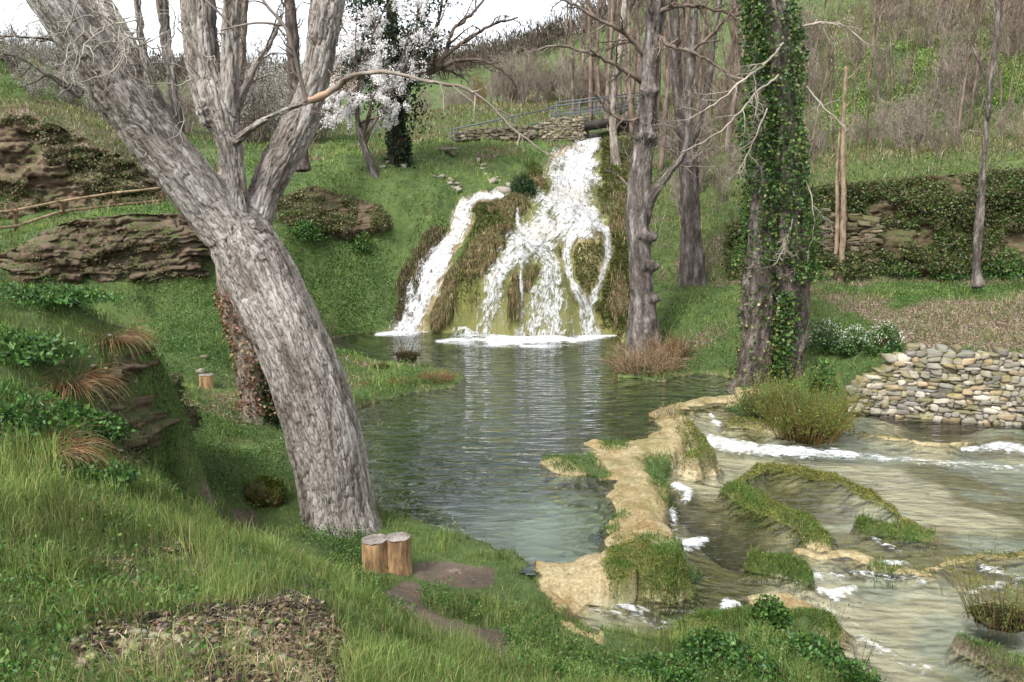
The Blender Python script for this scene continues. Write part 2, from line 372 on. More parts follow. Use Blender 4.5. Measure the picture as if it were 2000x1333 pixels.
# macro + medium relief
steep = np.clip(np.hypot(np.gradient(GZ, axis=0)/np.gradient(GY, axis=0), np.gradient(GZ, axis=1)/np.maximum(np.gradient(GX, axis=1), 1e-4)), 0, 3)
GZ = GZ+.10*fbm(GX*.9, GY*.9, 0, 4, 3)*(1+.6*steep)*near+.03*fbm(GX*3.2, GY*3.2, 0, 3, 9)*near*(1+steep)
fz_ = sstep(23.6, 24.6, GY)*sstep(40, 35, GY)*sstep(700, 860, ppx)*sstep(1290, 1220, ppx)
GZ = GZ+fz_*(.28*fbm(GX*1.7, GY*1.1, GZ*.6, 4, 201)+.10*(1-2*np.abs(fbm(GX*4.5, GY*2.5, GZ*1.2, 3, 203)))-.05)
GZ = GZ+sstep(40, 140, GY)*2.5*fbm(GX*.03, GY*.03, 0, 4, 5)
# pool
GXw = GX+.22*fbm(GX*1.5, GY*1.5, 3, 3, 401)+.06*fbm(GX*6, GY*6, 3, 2, 405); GYw = GY+.25*fbm(GX*1.5, GY*1.5, 9, 3, 403)+.06*fbm(GX*6, GY*6, 9, 2, 407)
warpk = sstep(22, 18, GY); GXw = GX+(GXw-GX)*warpk; GYw = GY+(GYw-GY)*warpk
inp = inpoly(GXw, GYw, POOL); dP, _, _ = polydist(GX, GY, POOL, True)
dPn = np.maximum(dP+.05*fbm(GX*3, GY*3, 0, 3, 21), 0)
bed = -.05-.9*sstep(0, 3.5, dPn)-.15*sstep(0, .4, dPn)
GZ = np.where(inp, np.minimum(GZ, bed), GZ)
# shoreline outside pool: pull towards small freeboard
fb = np.where(inp, 0, sstep(1.0, 0, dP))
poolrange = (GY > 7) & (GY < 26)
GZ = np.where(poolrange & ~inp, np.maximum(GZ, .02+.05*sstep(0, .5, dP)*1.0) if False else np.where(dP < 1.2, np.maximum(GZ, .035+.03*np.minimum(dP, 1)), GZ), GZ)
# stream
ins = inpoly(GXw, GYw, STREAM) & ~inp; dS, _, _ = polydist(GXw, GYw, STREAM, True)
WLg = rbf_eval(fitW, np.clip(GX, -2, 16), np.clip(GY, 5, 18))
bump_s = .05*fbm(GX*1.6, GY*1.6, 0, 4, 31)
bedS = WLg-.03-.16*sstep(0, .8, dS)+bump_s*1.2
GZ = np.where(ins, bedS, GZ)
tS = sstep(0, .5, dS+.1*fbm(GX*4, GY*4, 0, 2, 35)); GZ = np.where(~ins & ~inp & (dS < .6) & (GY < 18), (WLg-.03)*(1-tS)+GZ*tS, GZ)
# rims and ridges in the stream + dam
def ridge(line, z_above, width, base='W', rag=.25, g=None):
    """line pixel points; raised mound with rounded top; returns mask"""
    L = [PZ(p[0], p[1], -.1 if base == 'P' else -.3)[:2] for p in line]
    d, t, _ = polydist(GX+(GXw-GX)*.8, GY+(GYw-GY)*.8, L)
    wd = np.interp(t, np.arange(len(width)), width) if isinstance(width, (list, tuple)) else width
    wd = wd*(1+(rag+.2)*fbm(GX*2.6, GY*2.6, 0, 4, 41))
    q = np.clip(1-d/wd, 0, 1); prof = sstep(0, .75, q)**.6
    lvl = (0 if base == 'P' else WLg)
    low = np.where(ins, WLg-.12, -.12) if base == 'P' else WLg-.12
    tgt = low+(lvl+z_above-low)*prof+(.035*fbm(GX*5, GY*5, 0, 3, 8)-.02*np.exp(-np.abs(fbm(GX*3.5, GY*3.5, 0, 3, 18))*9))*q
    m = q > 0
    GZ[m] = np.maximum(GZ[m], tgt[m])
    return sstep(.0, .35, q)
rim = {}
rim['dam'] = ridge([(1440,788),(1370,795),(1310,812),(1330,840),(1300,865),(1250,885),(1215,900),(1235,950),(1235,1000),(1245,1050),(1215,1090)], .05, [.5,.45,.36,.4,.52,.56,.54,.48,.48,.45,.4], 'P')
rim['dam2'] = ridge([(1160,880),(1215,895)], .06, [.3,.4], 'P')
rim['lump'] = ridge([(1350,880),(1372,905),(1352,930)], .3, [.16,.26,.2])
rim['moss'] = ridge([(1440,940),(1490,915),(1540,915),(1580,932),(1625,935),(1690,965),(1730,985),(1760,1010),(1795,1028)], .025, [.18,.3,.2,.3,.14,.24,.16,.32,.2], rag=.6)
rim['gr1'] = ridge([(1430,955),(1490,985),(1560,1010),(1600,1050)], .10, [.25,.38,.36,.22])
rim['gr2'] = ridge([(1690,1025),(1740,1030),(1800,1040)], .10, [.2,.3,.2])
rim['gr3'] = ridge([(1470,1090),(1520,1098),(1570,1108)], .14, [.2,.28,.18])
rim['trav2'] = ridge([(1560,1060),(1600,1070),(1660,1065),(1710,1085)], .03, [.2,.25,.2,.15])
rim['trav3'] = ridge([(1480,1150),(1560,1150),(1600,1180),(1600,1230)], .05, [.35,.4,.3,.22])
rim['gr4'] = ridge([(1700,1090),(1760,1095)], .06, [.12,.1])
rim['trav4'] = ridge([(1760,1090),(1830,1100),(1920,1060),(2050,1065)], .015, .12)
rim['mossmound'] = ridge([(1170,1110),(1230,1108),(1300,1118)], .16, [.25,.42,.34], 'P')
rim['out'] = ridge([(1060,1130),(1100,1160),(1130,1190)], .02, [.2,.2,.15])
rim['sh'] = ridge([(1400,1240),(1500,1210),(1580,1200)], .25, [.5,.4,.3])
rim['bushrim'] = ridge([(1440,850),(1560,860),(1660,850)], .12, [.3,.35,.25])
rim['bushrim2'] = ridge([(1700,858),(1800,872),(1900,868)], .02, [.15,.2,.12])
rim['corner'] = ridge([(1890,1215),(1960,1240),(2060,1260)], .14, [.15,.25,.3])
# knolls and hollows on the falls face (px, py, Y, rx, ry, amp)
def bumpat(px, py, Y, rx, ry, a):
    x, y, _ = PY(px, py, Y)
    d2 = ((GX-x)/rx)**2+((GY-y)/ry)**2
    global GZ
    GZ = GZ+a*np.exp(-d2)
for q in [(1150,470,26.2,.55,.7,.55),(1150,530,25.5,.5,.5,.35),(1020,500,25.9,.42,.5,.5),(1110,415,28.2,.35,.4,.4),(1070,430,27.6,.25,.3,.35),(1163,310,34.2,.3,.4,.45),(1105,560,24.7,.3,.3,.3),(900,520,25.2,.5,.6,.3),(985,440,27.2,.5,.6,.3),(1205,550,25.8,.4,.6,.3),(850,400,28.4,.5,.6,.15)]:
    bumpat(*q)
ppx, ppy = project(GX, GY, GZ)
# falls: centre lines in pixels with half widths
FALLS = {
 'main': [(1155,266,18),(1150,284,27),(1140,304,37),(1128,322,50),(1120,342,56),(1118,362,46),(1114,385,50),(1104,402,56),(1085,422,58),(1068,442,46),(1048,462,44),(1022,480,44),(1000,500,30),(978,528,24),(958,560,30),(940,600,40),(928,664,46)],
 'cen': [(1062,488,18),(1076,520,24),(1074,560,36),(1058,606,58),(1046,668,82)],
 'thr': [(1022,500,8),(1016,540,5),(1020,580,6),(1018,640,8)],
 'rt': [(1118,398,40),(1148,425,36),(1140,442,30),(1114,462,12),(1106,500,11),(1114,545,10),(1138,588,13),(1150,620,22),(1158,668,30)],
 'rt2': [(1150,436,20),(1184,448,10),(1188,490,9),(1174,545,9),(1156,588,12)],
 'lf': [(982,380,9),(935,386,12),(908,400,14),(902,430,22),(890,458,18),(862,498,22),(842,530,28),(824,570,30),(808,612,26),(792,668,34)],
 'sm': [(1012,402,4),(1010,430,5),(1016,452,9)],
}
fallm = np.zeros(GX.shape); fu = np.zeros(GX.shape); fl_ = np.zeros(GX.shape)
reg = (GY > 23.2) & (GY < 40)
rx_, ry_ = ppx[reg], ppy[reg]
fm = np.zeros(rx_.shape); fU = np.zeros(rx_.shape); fV = np.zeros(rx_.shape)
for k, (nm, L) in enumerate(FALLS.items()):
    d, t, sd_ = polydist(rx_, ry_, L); hw = np.interp(t, np.arange(len(L)), [q[2] for q in L])
    hw = hw*(1+.5*fbm(rx_*.06, ry_*.06, k, 4, 51, .65))
    m = np.clip(1.35-d/hw, 0, 1)
    cum = np.concatenate([[0], np.cumsum([math.dist(L[i][:2], L[i+1][:2]) for i in range(len(L)-1)])])
    s = np.interp(t, np.arange(len(L)), cum)
    up = m > fm
    fm = np.where(up, m, fm); fU = np.where(up, s/60.+k*7, fU); fV = np.where(up, d*sd_/60.+k*3.3, fV)
fallm[reg] = fm; fu[reg] = fU; fl_[reg] = fV
GZ = GZ-.16*sstep(0, .6, fallm)*(GY > 24.2)
GZ0 = GZ.copy()
def Hh(x, y):
    """bilinear ground height"""
    x = np.asarray(x, float); y = np.asarray(y, float)
    y = np.maximum(y, YR[0]+1e-6)
    i = np.clip(np.searchsorted(YR, y)-1, 0, len(YR)-2); fy = (y-YR[i])/(YR[i+1]-YR[i])
    t = x/y; j = np.clip(np.searchsorted(TX, t)-1, 0, len(TX)-2); fx = np.clip((t-TX[j])/(TX[j+1]-TX[j]), 0, 1); fy = np.clip(fy, 0, 1)
    return (GZ[i, j]*(1-fx)+GZ[i, j+1]*fx)*(1-fy)+(GZ[i+1, j]*(1-fx)+GZ[i+1, j+1]*fx)*fy
def on(px, py, Y0, Y1):
    """first ground hit of the sight line between distances Y0..Y1"""
    ys = np.linspace(Y0, Y1, 800); u, dy, dz = ray(px, py)
    xs = u*ys/dy; zs = CH+dz*ys/dy; h = Hh(xs, ys)
    k = np.argmax(h >= zs) if (h >= zs).any() else 799
    return (xs[k], ys[k], float(h[k]))

# ---- cover masks
jsc = np.minimum(F/GY*.42, 75); jx = jsc*fbm(GX*1.3, GY*1.3, GZ*1.3, 5, 61, .6); jy = jsc*.7*fbm(GX*1.3+9, GY*1.3, GZ*1.3, 5, 67, .6)
PX, PYY = project(GX, GY, GZ); PXj, PYj = PX+jx, PYY+jy
def pm(poly, Y0, Y1): return inpoly(PXj, PYj, poly) & (GY >= Y0) & (GY <= Y1)
grass = np.ones(GX.shape); litter = np.zeros(GX.shape); trav = np.zeros(GX.shape); moss = np.zeros(GX.shape)
def setm(m, g=None, l=None, t=None, s=None):
    for arr, v in ((grass, g), (litter, l), (trav, t), (moss, s)):
        if v is not None: arr[m] = v
# near litter patch, mud path
setm(pm([(120,1260),(250,1215),(420,1200),(520,1150),(640,1160),(680,1230),(690,1400),(260,1400),(80,1330)], 0, 5), .42, 1, 0, 0)
setm(pm([(200,1120),(330,1070),(420,1120),(300,1160)], 0, 6), .6, .7)
setm(pm([(745,1140),(800,1140),(860,1180),(920,1205),(1030,1275),(1000,1310),(880,1255),(800,1215),(750,1175)], 5.3, 9), 0, .0, 0, 0)
setm(pm([(790,1100),(880,1085),(940,1110),(900,1160),(860,1150),(800,1135)], 6, 10), .0, 0, .25, 0)
setm(pm([(420,1000),(500,1000),(520,1040),(440,1050)], 6, 12), .2, .3)
setm(pm([(340,930),(370,900),(420,960),(400,1000)], 6, 12), .25, .4)
# mound flank: brownish
setm(pm([(30,760),(100,760),(240,640),(300,720),(300,900),(230,920),(150,800)], 4, 9), .5, .5)
# right terrace litter
setm(pm([(1560,560),(1760,600),(2100,560),(2100,690),(1600,680),(1700,640)], 15.5, 24), .3, .9)
setm(pm([(1400,430),(2100,420),(2100,560),(1240,560)], 15, 28), .45, .6)
setm(pm([(1230,380),(1500,300),(2100,240),(2100,330),(1500,420),(1230,520)], 24, 34), .6, .5)
setm(pm([(1500,330),(2100,200),(2100,300),(1500,360)], 28, 40), .5, .6)
setm(pm([(1230,330),(1300,0),(1600,-200),(2400,-300),(2400,110),(1700,110),(1500,250),(1350,330)], 33, 200), .5, .6)
setm(pm([(1580,270),(1650,130),(1800,80),(2400,80),(2400,220),(1900,230),(1750,260)], 33, 60), 1, 0)
# yellow dry bank behind
setm(pm([(780,300),(820,180),(1100,170),(1200,240),(1100,250),(830,300)], 38, 60), .55, .6)
setm((GY > 60), .75, .35)
setm(pm([(-300,200),(300,200),(320,420),(150,330),(-300,260)], 27, 45), .45, .7)
# falls: travertine and moss
fz = (GY > 23.3) & (GY < 38)
setm(pm([(830,680),(860,560),(930,450),(900,410),(1000,380),(1020,350),(1100,300),(1190,270),(1220,330),(1225,680)], 23.3, 38), .55, .1, .2, .75)
setm(pm([(1125,450),(1150,440),(1180,455),(1188,500),(1172,550),(1152,590),(1130,560),(1112,500)], 23.3, 27.5), 0, 0, .8, .35)
setm(pm([(1180,480),(1235,470),(1235,680),(1170,680)], 23.3, 27.5), .0, .1, .75, .7)
setm(pm([(1200,270),(1250,270),(1240,350),(1190,330)], 30, 38), .1, .9, .3, .2)
setm(pm([(800,680),(790,600),(800,540),(840,470),(870,450),(830,560)], 23.3, 28.5), .6, .5, 0, .3)
trav = np.maximum(trav, sstep(.2, .6, fallm)); grass *= 1-sstep(.1, .5, fallm)
# banks rims
grass[inp] = 0; litter[inp] = 0
wetpool = sstep(-.02, -.5, GZ)*inp
edge = np.where(inp, sstep(1.6, 0., dP), 0)
rightpool = inp*sstep(1050, 1350, PX)
trav[inp] = np.clip(.12+.55*edge[inp]+.8*sstep(900, 1150, PX[inp])*sstep(980, 1080, PYY[inp]), 0, 1)
grass[ins] = 0; litter[ins] = 0; trav[ins] = .85; moss[ins] = .1
mossy = fbm(GX*1.1, GY*1.1, 0, 3, 77)
moss[ins] = (sstep(0, .4, mossy)*.7)[ins]
for k, (g, t, s) in {'dam': (.1,1,.35),'dam2': (.2,.9,.1),'lump': (.35,.35,.6),'moss': (.12,.4,1),'gr1': (1,.2,.6),'gr2': (1,0,.5),'gr3': (1,0,.5),'trav2': (.15,1,.2),'trav3': (.0,1,.1),'gr4': (1,.2,.3),'trav4': (.15,.8,.5),'mossmound': (.35,.4,1),'out': (.1,1,.2),'sh': (.8,.2,.4),'bushrim': (.4,.4,.5),'bushrim2': (.2,.7,.4),'corner': (.5,0,.2)}.items():
    r_ = rim[k]
    for arr, v in ((grass, g), (trav, t), (moss, s)): arr[...] = arr*(1-r_)+v*r_
# patches of grass on dam
def blob(px, py, z, r, g=1., line=None):
    x, y, _ = PZ(px, py, z); d = np.hypot(GX-x, GY-y)/(r*(1+.3*fbm(GX*3, GY*3, 0, 2, 81)))
    m = sstep(1, .7, d); grass[...] = np.maximum(grass, g*m)
GRASS_TUFTS = [(1120,912,0,.42),(1085,905,0,.25),(1200,874,0,.3),(1295,945,0,.3),(1305,925,0,.2),(1345,862,0,.16),(1265,905,0,.18),(1280,1068,0,.3),(1185,1040,0,.28),(1180,1110,0,.35),(1310,1125,-.1,.4),(1300,810,0,.15),(1350,1135,-.1,.3),(1215,1010,0,.2),(1030,1155,0,.3),(1100,1175,0,.25)]
for t_ in GRASS_TUFTS: blob(*t_)
for px_, py_, z_, r_ in [(1120,912,0,.42),(1085,905,0,.25),(1180,1110,0,.35)]:
    x, y, _ = PZ(px_, py_, z_); GZ += 0*GZ
    m = np.exp(-((GX-x)**2+(GY-y)**2)/(r_*.8)**2); GZ = np.maximum(GZ, np.where(m > .2, .10*m, -9))
shore = (~inp) & (dP < 1.0) & (PX > 1050) & (PX < 1450) & (PYY > 780)
out_m = pm([(1020,1120),(1060,1085),(1180,1080),(1160,1150),(1200,1250),(1100,1200)], 5, 12)
setm(out_m, .0, 0, 1, 0)
lip_ = out_m & (~inp) & (dP <= .5); GZ = np.where(lip_, np.maximum(GZ, .02), GZ)
GZ = np.where(out_m & (dP > .5) & (GZ > WLg+.02) & (~inp), np.minimum(GZ, np.maximum(WLg-.04, -.04)), GZ)
def blur(A, k=2, it=2):
    for _ in range(it):
        for ax in (0, 1):
            P_ = np.concatenate([np.repeat(A.take([0], ax), k, ax), A, np.repeat(A.take([-1], ax), k, ax)], ax); n = A.shape[ax]
            A = sum(P_.take(range(o, o+n), ax) for o in range(2*k+1))/(2*k+1)
    return A
wp_ = sstep(.2, .38, fbm(GX*.8, GY*.8, 4, 5, 421, .6))*(GY > 8)*(GY < 40)*(GX < 6)*(~inp)*(~ins)*(GY < 60); litter = np.maximum(litter, wp_*.8); grass = grass*(1-.6*wp_)
nearp = sstep(8, 6, GY); litter *= 1-nearp*(1-sstep(-.3, .1, fbm(GX*2.4, GY*2.4, 0, 4, 411)))
litter, grass, trav, moss = [blur(a_) for a_ in (litter, grass, trav, moss)]
mask = np.stack([litter, grass, trav, moss], -1)
def terrain_faces(I, J, keep=None):
    i = np.arange(I-1)[:, None]; j = np.arange(J-1)[None, :]
    a = i*J+j
    q = np.stack([a, a+1, a+1+J, a+J], -1)
    if keep is not None: q = q[keep]
    return q.reshape(-1, 4)

b = NB('ground')
P = b.pos()
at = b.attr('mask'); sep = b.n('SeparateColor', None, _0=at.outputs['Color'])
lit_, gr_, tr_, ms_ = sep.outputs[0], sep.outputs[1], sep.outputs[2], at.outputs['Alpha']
nA = b.noise(P, 1.1, 6, .65); nB = b.noise(P, 7, 7, .7); nC = b.noise(P, 28, 5, .7)
soil = b.ramp(b.mix(.4, nA, nC), [(.3, (.04,.029,.02)), (.5, (.105,.08,.056)), (.7, (.2,.165,.125))])
vor = b.n('TexVoronoi', None, Vector=P, Scale=22.)
litc = b.ramp(b.n('SeparateColor', None, _0=vor.outputs['Color']).outputs[0], [(.0, (.035,.022,.017)), (.35, (.10,.065,.045)), (.65, (.2,.135,.1)), (.95, (.34,.27,.22))])
grc = b.ramp(b.mix(.5, nA, nB), [(.3, (.02,.035,.01)), (.45, (.05,.08,.02)), (.6, (.085,.125,.032)), (.78, (.13,.16,.055))])  # ground under grass, darkened to paint contact shade beneath the blades
trc = b.ramp(b.mix(.55, nB, nC), [(.28, (.1,.075,.035)), (.42, (.26,.2,.095)), (.58, (.43,.36,.21)), (.74, (.66,.6,.46))])
trc = b.mix(b.rng(b.noise(P, 1.5, 6, .7, .6), .46, .62), trc, b.ramp(nC, [(.3, (.11,.065,.025)), (.55, (.29,.2,.085)), (.75, (.24,.24,.08))]))
mossc = b.ramp(b.mix(.5, nA, nC), [(.3, (.03,.038,.01)), (.48, (.085,.1,.02)), (.68, (.2,.19,.04))])
col = b.mix(b.rng(b.math('ADD', lit_, b.math('MULTIPLY', nB, .6)), .6, .95), soil, litc)
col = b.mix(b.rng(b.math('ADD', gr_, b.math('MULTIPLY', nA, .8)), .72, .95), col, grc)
col = b.mix(b.rng(b.math('ADD', tr_, b.math('MULTIPLY', nB, .5)), .55, .9), col, trc)
col = b.mix(b.math('MULTIPLY', b.rng(b.math('ADD', ms_, b.math('MULTIPLY', nA, .9)), .75, 1.05), .85), col, mossc)
wet = b.attr('wet').outputs['Fac']
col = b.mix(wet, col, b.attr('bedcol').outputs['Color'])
bp = b.bump(b.mix(.5, nB, nC), .8, .05)
wr = b.rng(b.math('MULTIPLY', tr_, b.noise(P, 2.2, 4)), .3, .55, .9, .38)
M['ground'] = b.done(b.bsdf(col, wr, bp, .35))
# underwater bed colour: own silt and algae; front edge paled to paint sky reflection
bn = fbm(GX*.8, GY*.8, 0, 4, 91)
bc = np.zeros(GX.shape+(4,)); bc[..., 3] = 1
deep = np.array([.03,.058,.02]); alg = np.array([.11,.145,.028]); olive = np.array([.16,.15,.05]); pale_refl = np.array([.5,.5,.4])
t1 = sstep(0, 2.6, dP+bn*.7)
cc = alg*(1-t1)[..., None]+deep*t1[..., None]
k2 = (sstep(.8, .0, dP+bn*.4))[..., None]; cc = cc*(1-k2)+olive*k2
k3 = (np.clip(sstep(930, 1110, PX+50*bn)*sstep(900, 1080, PYY+60*bn)+.5*sstep(820, 950, PX+60*bn)*sstep(930, 1060, PYY+60*bn), 0, 1))[..., None]; cc = cc*(1-k3)+pale_refl*k3  # pale front bed, whitened further to stand in for reflected sky
bs = sstep(-.35, .35, bn)[..., None]
bs = sstep(-.15, .2, bn)[..., None]; b3 = sstep(.0, .3, fbm(GX*.6, GY*.9, 0, 4, 93))[..., None]
cs = np.array([.17,.155,.06])*(1-bs)+np.array([.62,.56,.41])*bs
cs = cs*(1-b3*.8)+np.array([.36,.41,.35])*b3*.8
# dark pool
def dk(px, py, z, r):
    x, y, _ = PZ(px, py, z); return sstep(1, .35, np.hypot(GX-x, (GY-y)*.8)/r)[..., None]
dd = np.maximum.reduce([dk(1440,1035,-.38,.75), dk(1380,1000,-.38,.5), dk(1610,965,-.3,.6)*.7, dk(1480,930,-.3,.5)*.6, dk(1850,835,-.25,1.2)*.6])
cs = cs*(1-dd)+np.array([.025,.03,.012])*dd
GZ = np.where(ins & (dd[..., 0] > .1) & (GZ < WLg+.01), GZ-.3*dd[..., 0], GZ)
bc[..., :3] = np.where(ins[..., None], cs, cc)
wetm = np.where(inp, sstep(-.02, -.12, GZ), 0)+np.where(ins, sstep(-.01, -.08, GZ-WLg)*.85, 0)
verts = np.stack([GX, GY, GZ], -1).reshape(-1, 3)
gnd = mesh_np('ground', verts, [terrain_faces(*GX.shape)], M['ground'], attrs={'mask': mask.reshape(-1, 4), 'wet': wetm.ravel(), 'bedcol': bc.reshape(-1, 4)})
setp(gnd, kind='structure')

# ------------------------------------------------------------------ water
def mat_water(name, tint, rip, stretch=1., strength=.3, ior=1.5, dist=.1):
    b = NB(name); p = b.pos((1, 1, 1))
    amp = b.attr('amp').outputs['Fac']
    n1 = b.noise(b.pos((.8*stretch, 2.6, 1)), 2.2*rip, 1.5, .45, .5); n2 = b.noise(b.pos((1.2*stretch, 2.4, 1)), 6*rip, 2, .5, .3)
    h = b.math('ADD', b.math('MULTIPLY', n1, 1.), b.math('MULTIPLY', n2, .12))
    h = b.math('MULTIPLY', h, amp)
    h = b.math('ADD', h, b.attr('ring').outputs['Fac'])
    nrm = b.bump(h, strength, dist)
    fr = b.n('Fresnel', None, IOR=ior, Normal=nrm)
    gl = b.n('BsdfGlossy', None, Color=(.95,.97,1), Roughness=.03, Normal=nrm)
    tr = b.n('BsdfTransparent', None, Color=tint)
    base = b.n('MixShader', None, _0=fr, _1=tr, _2=gl).outputs[0]
    foam = b.attr('foam').outputs['Fac']
    fn = b.noise(b.pos((1, 1.6, 1)), 9, 6, .7, .4)
    fa = b.rng(b.math('ADD', foam, b.math('MULTIPLY', b.math('SUBTRACT', fn, .5), 3.)), .35, 1.15, 0., .95)
    wh = b.bsdf((.82,.85,.87), .5, b.bump(b.noise(p, 22, 4), .8, .05), .3)
    fa = b.math('MULTIPLY', fa, b.rng(foam, .02, .2))
    return b.done(b.n('MixShader', None, _0=fa, _1=base, _2=wh).outputs[0])
M['pool_water'] = mat_water('pool_water', (.7,.82,.68), 1., 1., 1., 1.62, .085)
M['stream_water'] = mat_water('stream_water', (.92,.95,.9), 1.9, .8, 1., 1.5, .05)
def water_grid(x0, x1, y0, y1, step, inside):
    xs = np.arange(x0, x1, step); ys = np.arange(y0, y1, step)
    X, Y = np.meshgrid(xs, ys); m = inside(X, Y)
    return X, Y, m[:-1, :-1] | m[1:, 1:] | m[1:, :-1] | m[:-1, 1:]
def foam_from(X, Y, Z, lines):
    px, py = project(X, Y, Z); f = np.zeros(X.shape)
    for L in lines:
        d, t, _ = polydist(px, py*1.0, L); hw = np.interp(t, np.arange(len(L)), [q[2] for q in L]); wt = np.interp(t, np.arange(len(L)), [q[3] if len(q) > 3 else 1 for q in L])
        f = np.maximum(f, wt*np.clip(1-d/hw, 0, 1))
    return f
def pinside(poly, pad):
    def f(X, Y):
        m = inpoly(X, Y, poly); d, _, _ = polydist(X, Y, poly, True); return m | (d < pad)
    return f
X, Y, keep = water_grid(-7, 8, 7.5, 25.5, .05, pinside(POOL, .35))
Z = np.zeros(X.shape)
foam = foam_from(X, Y, Z, [[(735,654,6,.8),(770,650,12,1.),(815,646,12,1.1),(835,648,5,.6)],[(855,667,8,.6),(900,663,15,1.),(960,664,22,1.1),(1040,667,22,1.1),(1120,663,15,1.),(1170,656,13,1.1),(1200,654,7,.8)]])
foam = np.clip(foam*1.6*(.75+.9*fbm(X*2.2, Y*2.6, 0, 4, 301)), 0, .95)
dist_f = np.clip((Y-9)/14, 0, 1)
amp = .2+.6*sstep(9.5, 12.5, Y)+.7*sstep(15, 21, Y)
ring = np.zeros(X.shape)
for (px, py, r0, a) in [(1140,968,.42,.5),(893,940,.12,.5),(880,956,.17,.4),(1066,884,.14,.5),(790,985,.1,.4)]:
    x, y, _ = PZ(px, py, 0); r = np.hypot(X-x, Y-y)
    ring += a*.25*np.cos((r-r0)*2*np.pi/.05)*np.exp(-((r-r0)/.06)**2)
wp = mesh_np('water', np.stack([X, Y, Z], -1).reshape(-1, 3), [terrain_faces(*X.shape, keep)], M['pool_water'], attrs={'foam': foam.ravel(), 'amp': amp.ravel(), 'ring': ring.ravel()})
setp(wp, kind='structure')
X, Y, keep = water_grid(-.2, 16, 5.2, 18.5, .05, pinside(STREAM, .12))
Z = rbf_eval(fitW, np.clip(X, -2, 16), np.clip(Y, 5, 18))+.02*fbm(X*1.5, Y*1.5, 0, 3, 33)
FOAML = [[(1335,838,8,.8),(1360,852,14,1),(1400,868,18,1.3),(1480,880,16,1.3),(1560,884,16,1.2),(1640,888,14,1),(1700,893,12,.9),(1750,900,8,.5)],
 [(1320,950,12,1),(1345,962,14,1.1),(1340,978,10,1.2)],[(1312,1000,10,1.1),(1316,1030,14,1)],[(1312,1060,16,1.2),(1335,1072,24,1.3),(1380,1055,10,.8)],
 [(1388,812,6,.9),(1400,830,12,1.2)],[(1120,1150,8,.7),(1160,1172,14,1.1),(1200,1182,14,.9),(1260,1195,12,.5)],[(1600,1155,12,1),(1625,1165,18,1.1),(1670,1150,10,.9)],[(1420,1182,18,1),(1445,1185,8,1)],
 [(1755,898,10,.5),(1850,905,14,.5),(2000,915,16,.45)],[(1560,1130,16,.45),(1680,1120,18,.45),(1800,1130,18,.45)],[(1150,1190,18,.5),(1260,1215,18,.45),(1350,1230,16,.4)],[(1620,1190,18,.5),(1700,1260,22,.42),(1820,1320,20,.4)],
 [(1880,880,8,.7),(1950,872,14,1),(2010,880,14,.9)],[(1700,1104,8,1.2),(1740,1104,12,1.3),(1775,1098,6,.6)],[(1700,1050,8,.7),(1760,1080,8,.8)],[(1920,1110,12,.9),(1960,1120,10,.8)],[(1900,1160,14,.5),(1990,1130,14,.6)]]
foam = np.clip(foam_from(X, Y, Z, FOAML)*1.3*(.8+.9*fbm(X*3., Y*4, 0, 4, 303)), 0, .85)
ws = mesh_np('water', np.stack([X, Y, Z+.04*foam], -1).reshape(-1, 3), [terrain_faces(*X.shape, keep)], M['stream_water'], attrs={'foam': foam.ravel(), 'amp': .8+.5*fbm(X, Y, 0, 2, 5).ravel(), 'ring': 0*X.ravel()})
setp(ws, kind='structure')

# waterfall sheets
b = NB('white_water')
uv = b.attr('flow').outputs['Vector']
st1 = b.noise(b.n('VectorMath', {'operation': 'MULTIPLY'}, _0=uv, _1=(1.3, 12., 1.)).outputs[0], 1.9, 7, .75, .9)
st2 = b.noise(b.pos((1, 1, .6)), 7, 6, .75, .5)
cov = b.attr('cov').outputs['Fac']
den = b.math('ADD', b.math('MULTIPLY', b.math('SUBTRACT', st1, .5), 1.5), b.math('MULTIPLY', b.math('SUBTRACT', st2, .5), 1.7))
al = b.rng(b.math('ADD', cov, den), .28, .62)
wcol = b.ramp(b.math('ADD', b.math('MULTIPLY', cov, .5), b.math('MULTIPLY', st2, .7)), [(.3, (.42,.43,.42)), (.52, (.8,.81,.82)), (.8, (.9,.91,.92))])
wcol = b.mix(b.attr('tan').outputs['Fac'], wcol, (.62,.55,.42))
nb = b.bump(b.math('ADD', st1, st2), .9, .12)
sh = b.bsdf(wcol, .35, nb, .4, Subsurface_Weight=0.)
tl_ = b.n('BsdfTranslucent', None, Color=wcol)
sh = b.n('MixShader', None, _0=.25, _1=sh, _2=tl_).outputs[0]
M['fall'] = b.done(b.n('MixShader', None, _0=al, _1=b.n('BsdfTransparent').outputs[0], _2=sh).outputs[0])
rows = np.where((YR > 23.2) & (YR < 40))[0]; r0, r1 = rows[0], rows[-1]+1
sub = (slice(r0, r1), slice(None))
fmS = fallm[sub]; jm = fmS.max(0) > .02; js = np.where(jm)[0]; sub = (slice(r0, r1), slice(js[0]-1, js[-1]+2)); fmS = fallm[sub]
Zs = GZ[sub]+.06+.10*sstep(0, .6, fmS)+.07*fbm(fu[sub]*5, fl_[sub]*7, 0, 4, 15)*sstep(0, .5, fmS)
Ys = GY[sub]-.05*sstep(0, .5, fmS)-.08*fbm(GX[sub]*9, fu[sub]*4, 0, 3, 16)*fmS
kp = fmS > .03; kk = (kp[:-1, :-1] & kp[1:, 1:] & kp[1:, :-1] & kp[:-1, 1:])
pxS, pyS = project(GX[sub], GY[sub], GZ[sub])
cov = sstep(0, 1.0, fmS)*.6
flat = sstep(60, 10, np.hypot(pxS-1060, (pyS-462)*2.2))
lower = sstep(560, 640, pyS)*sstep(110, 30, np.abs(pxS-1010))
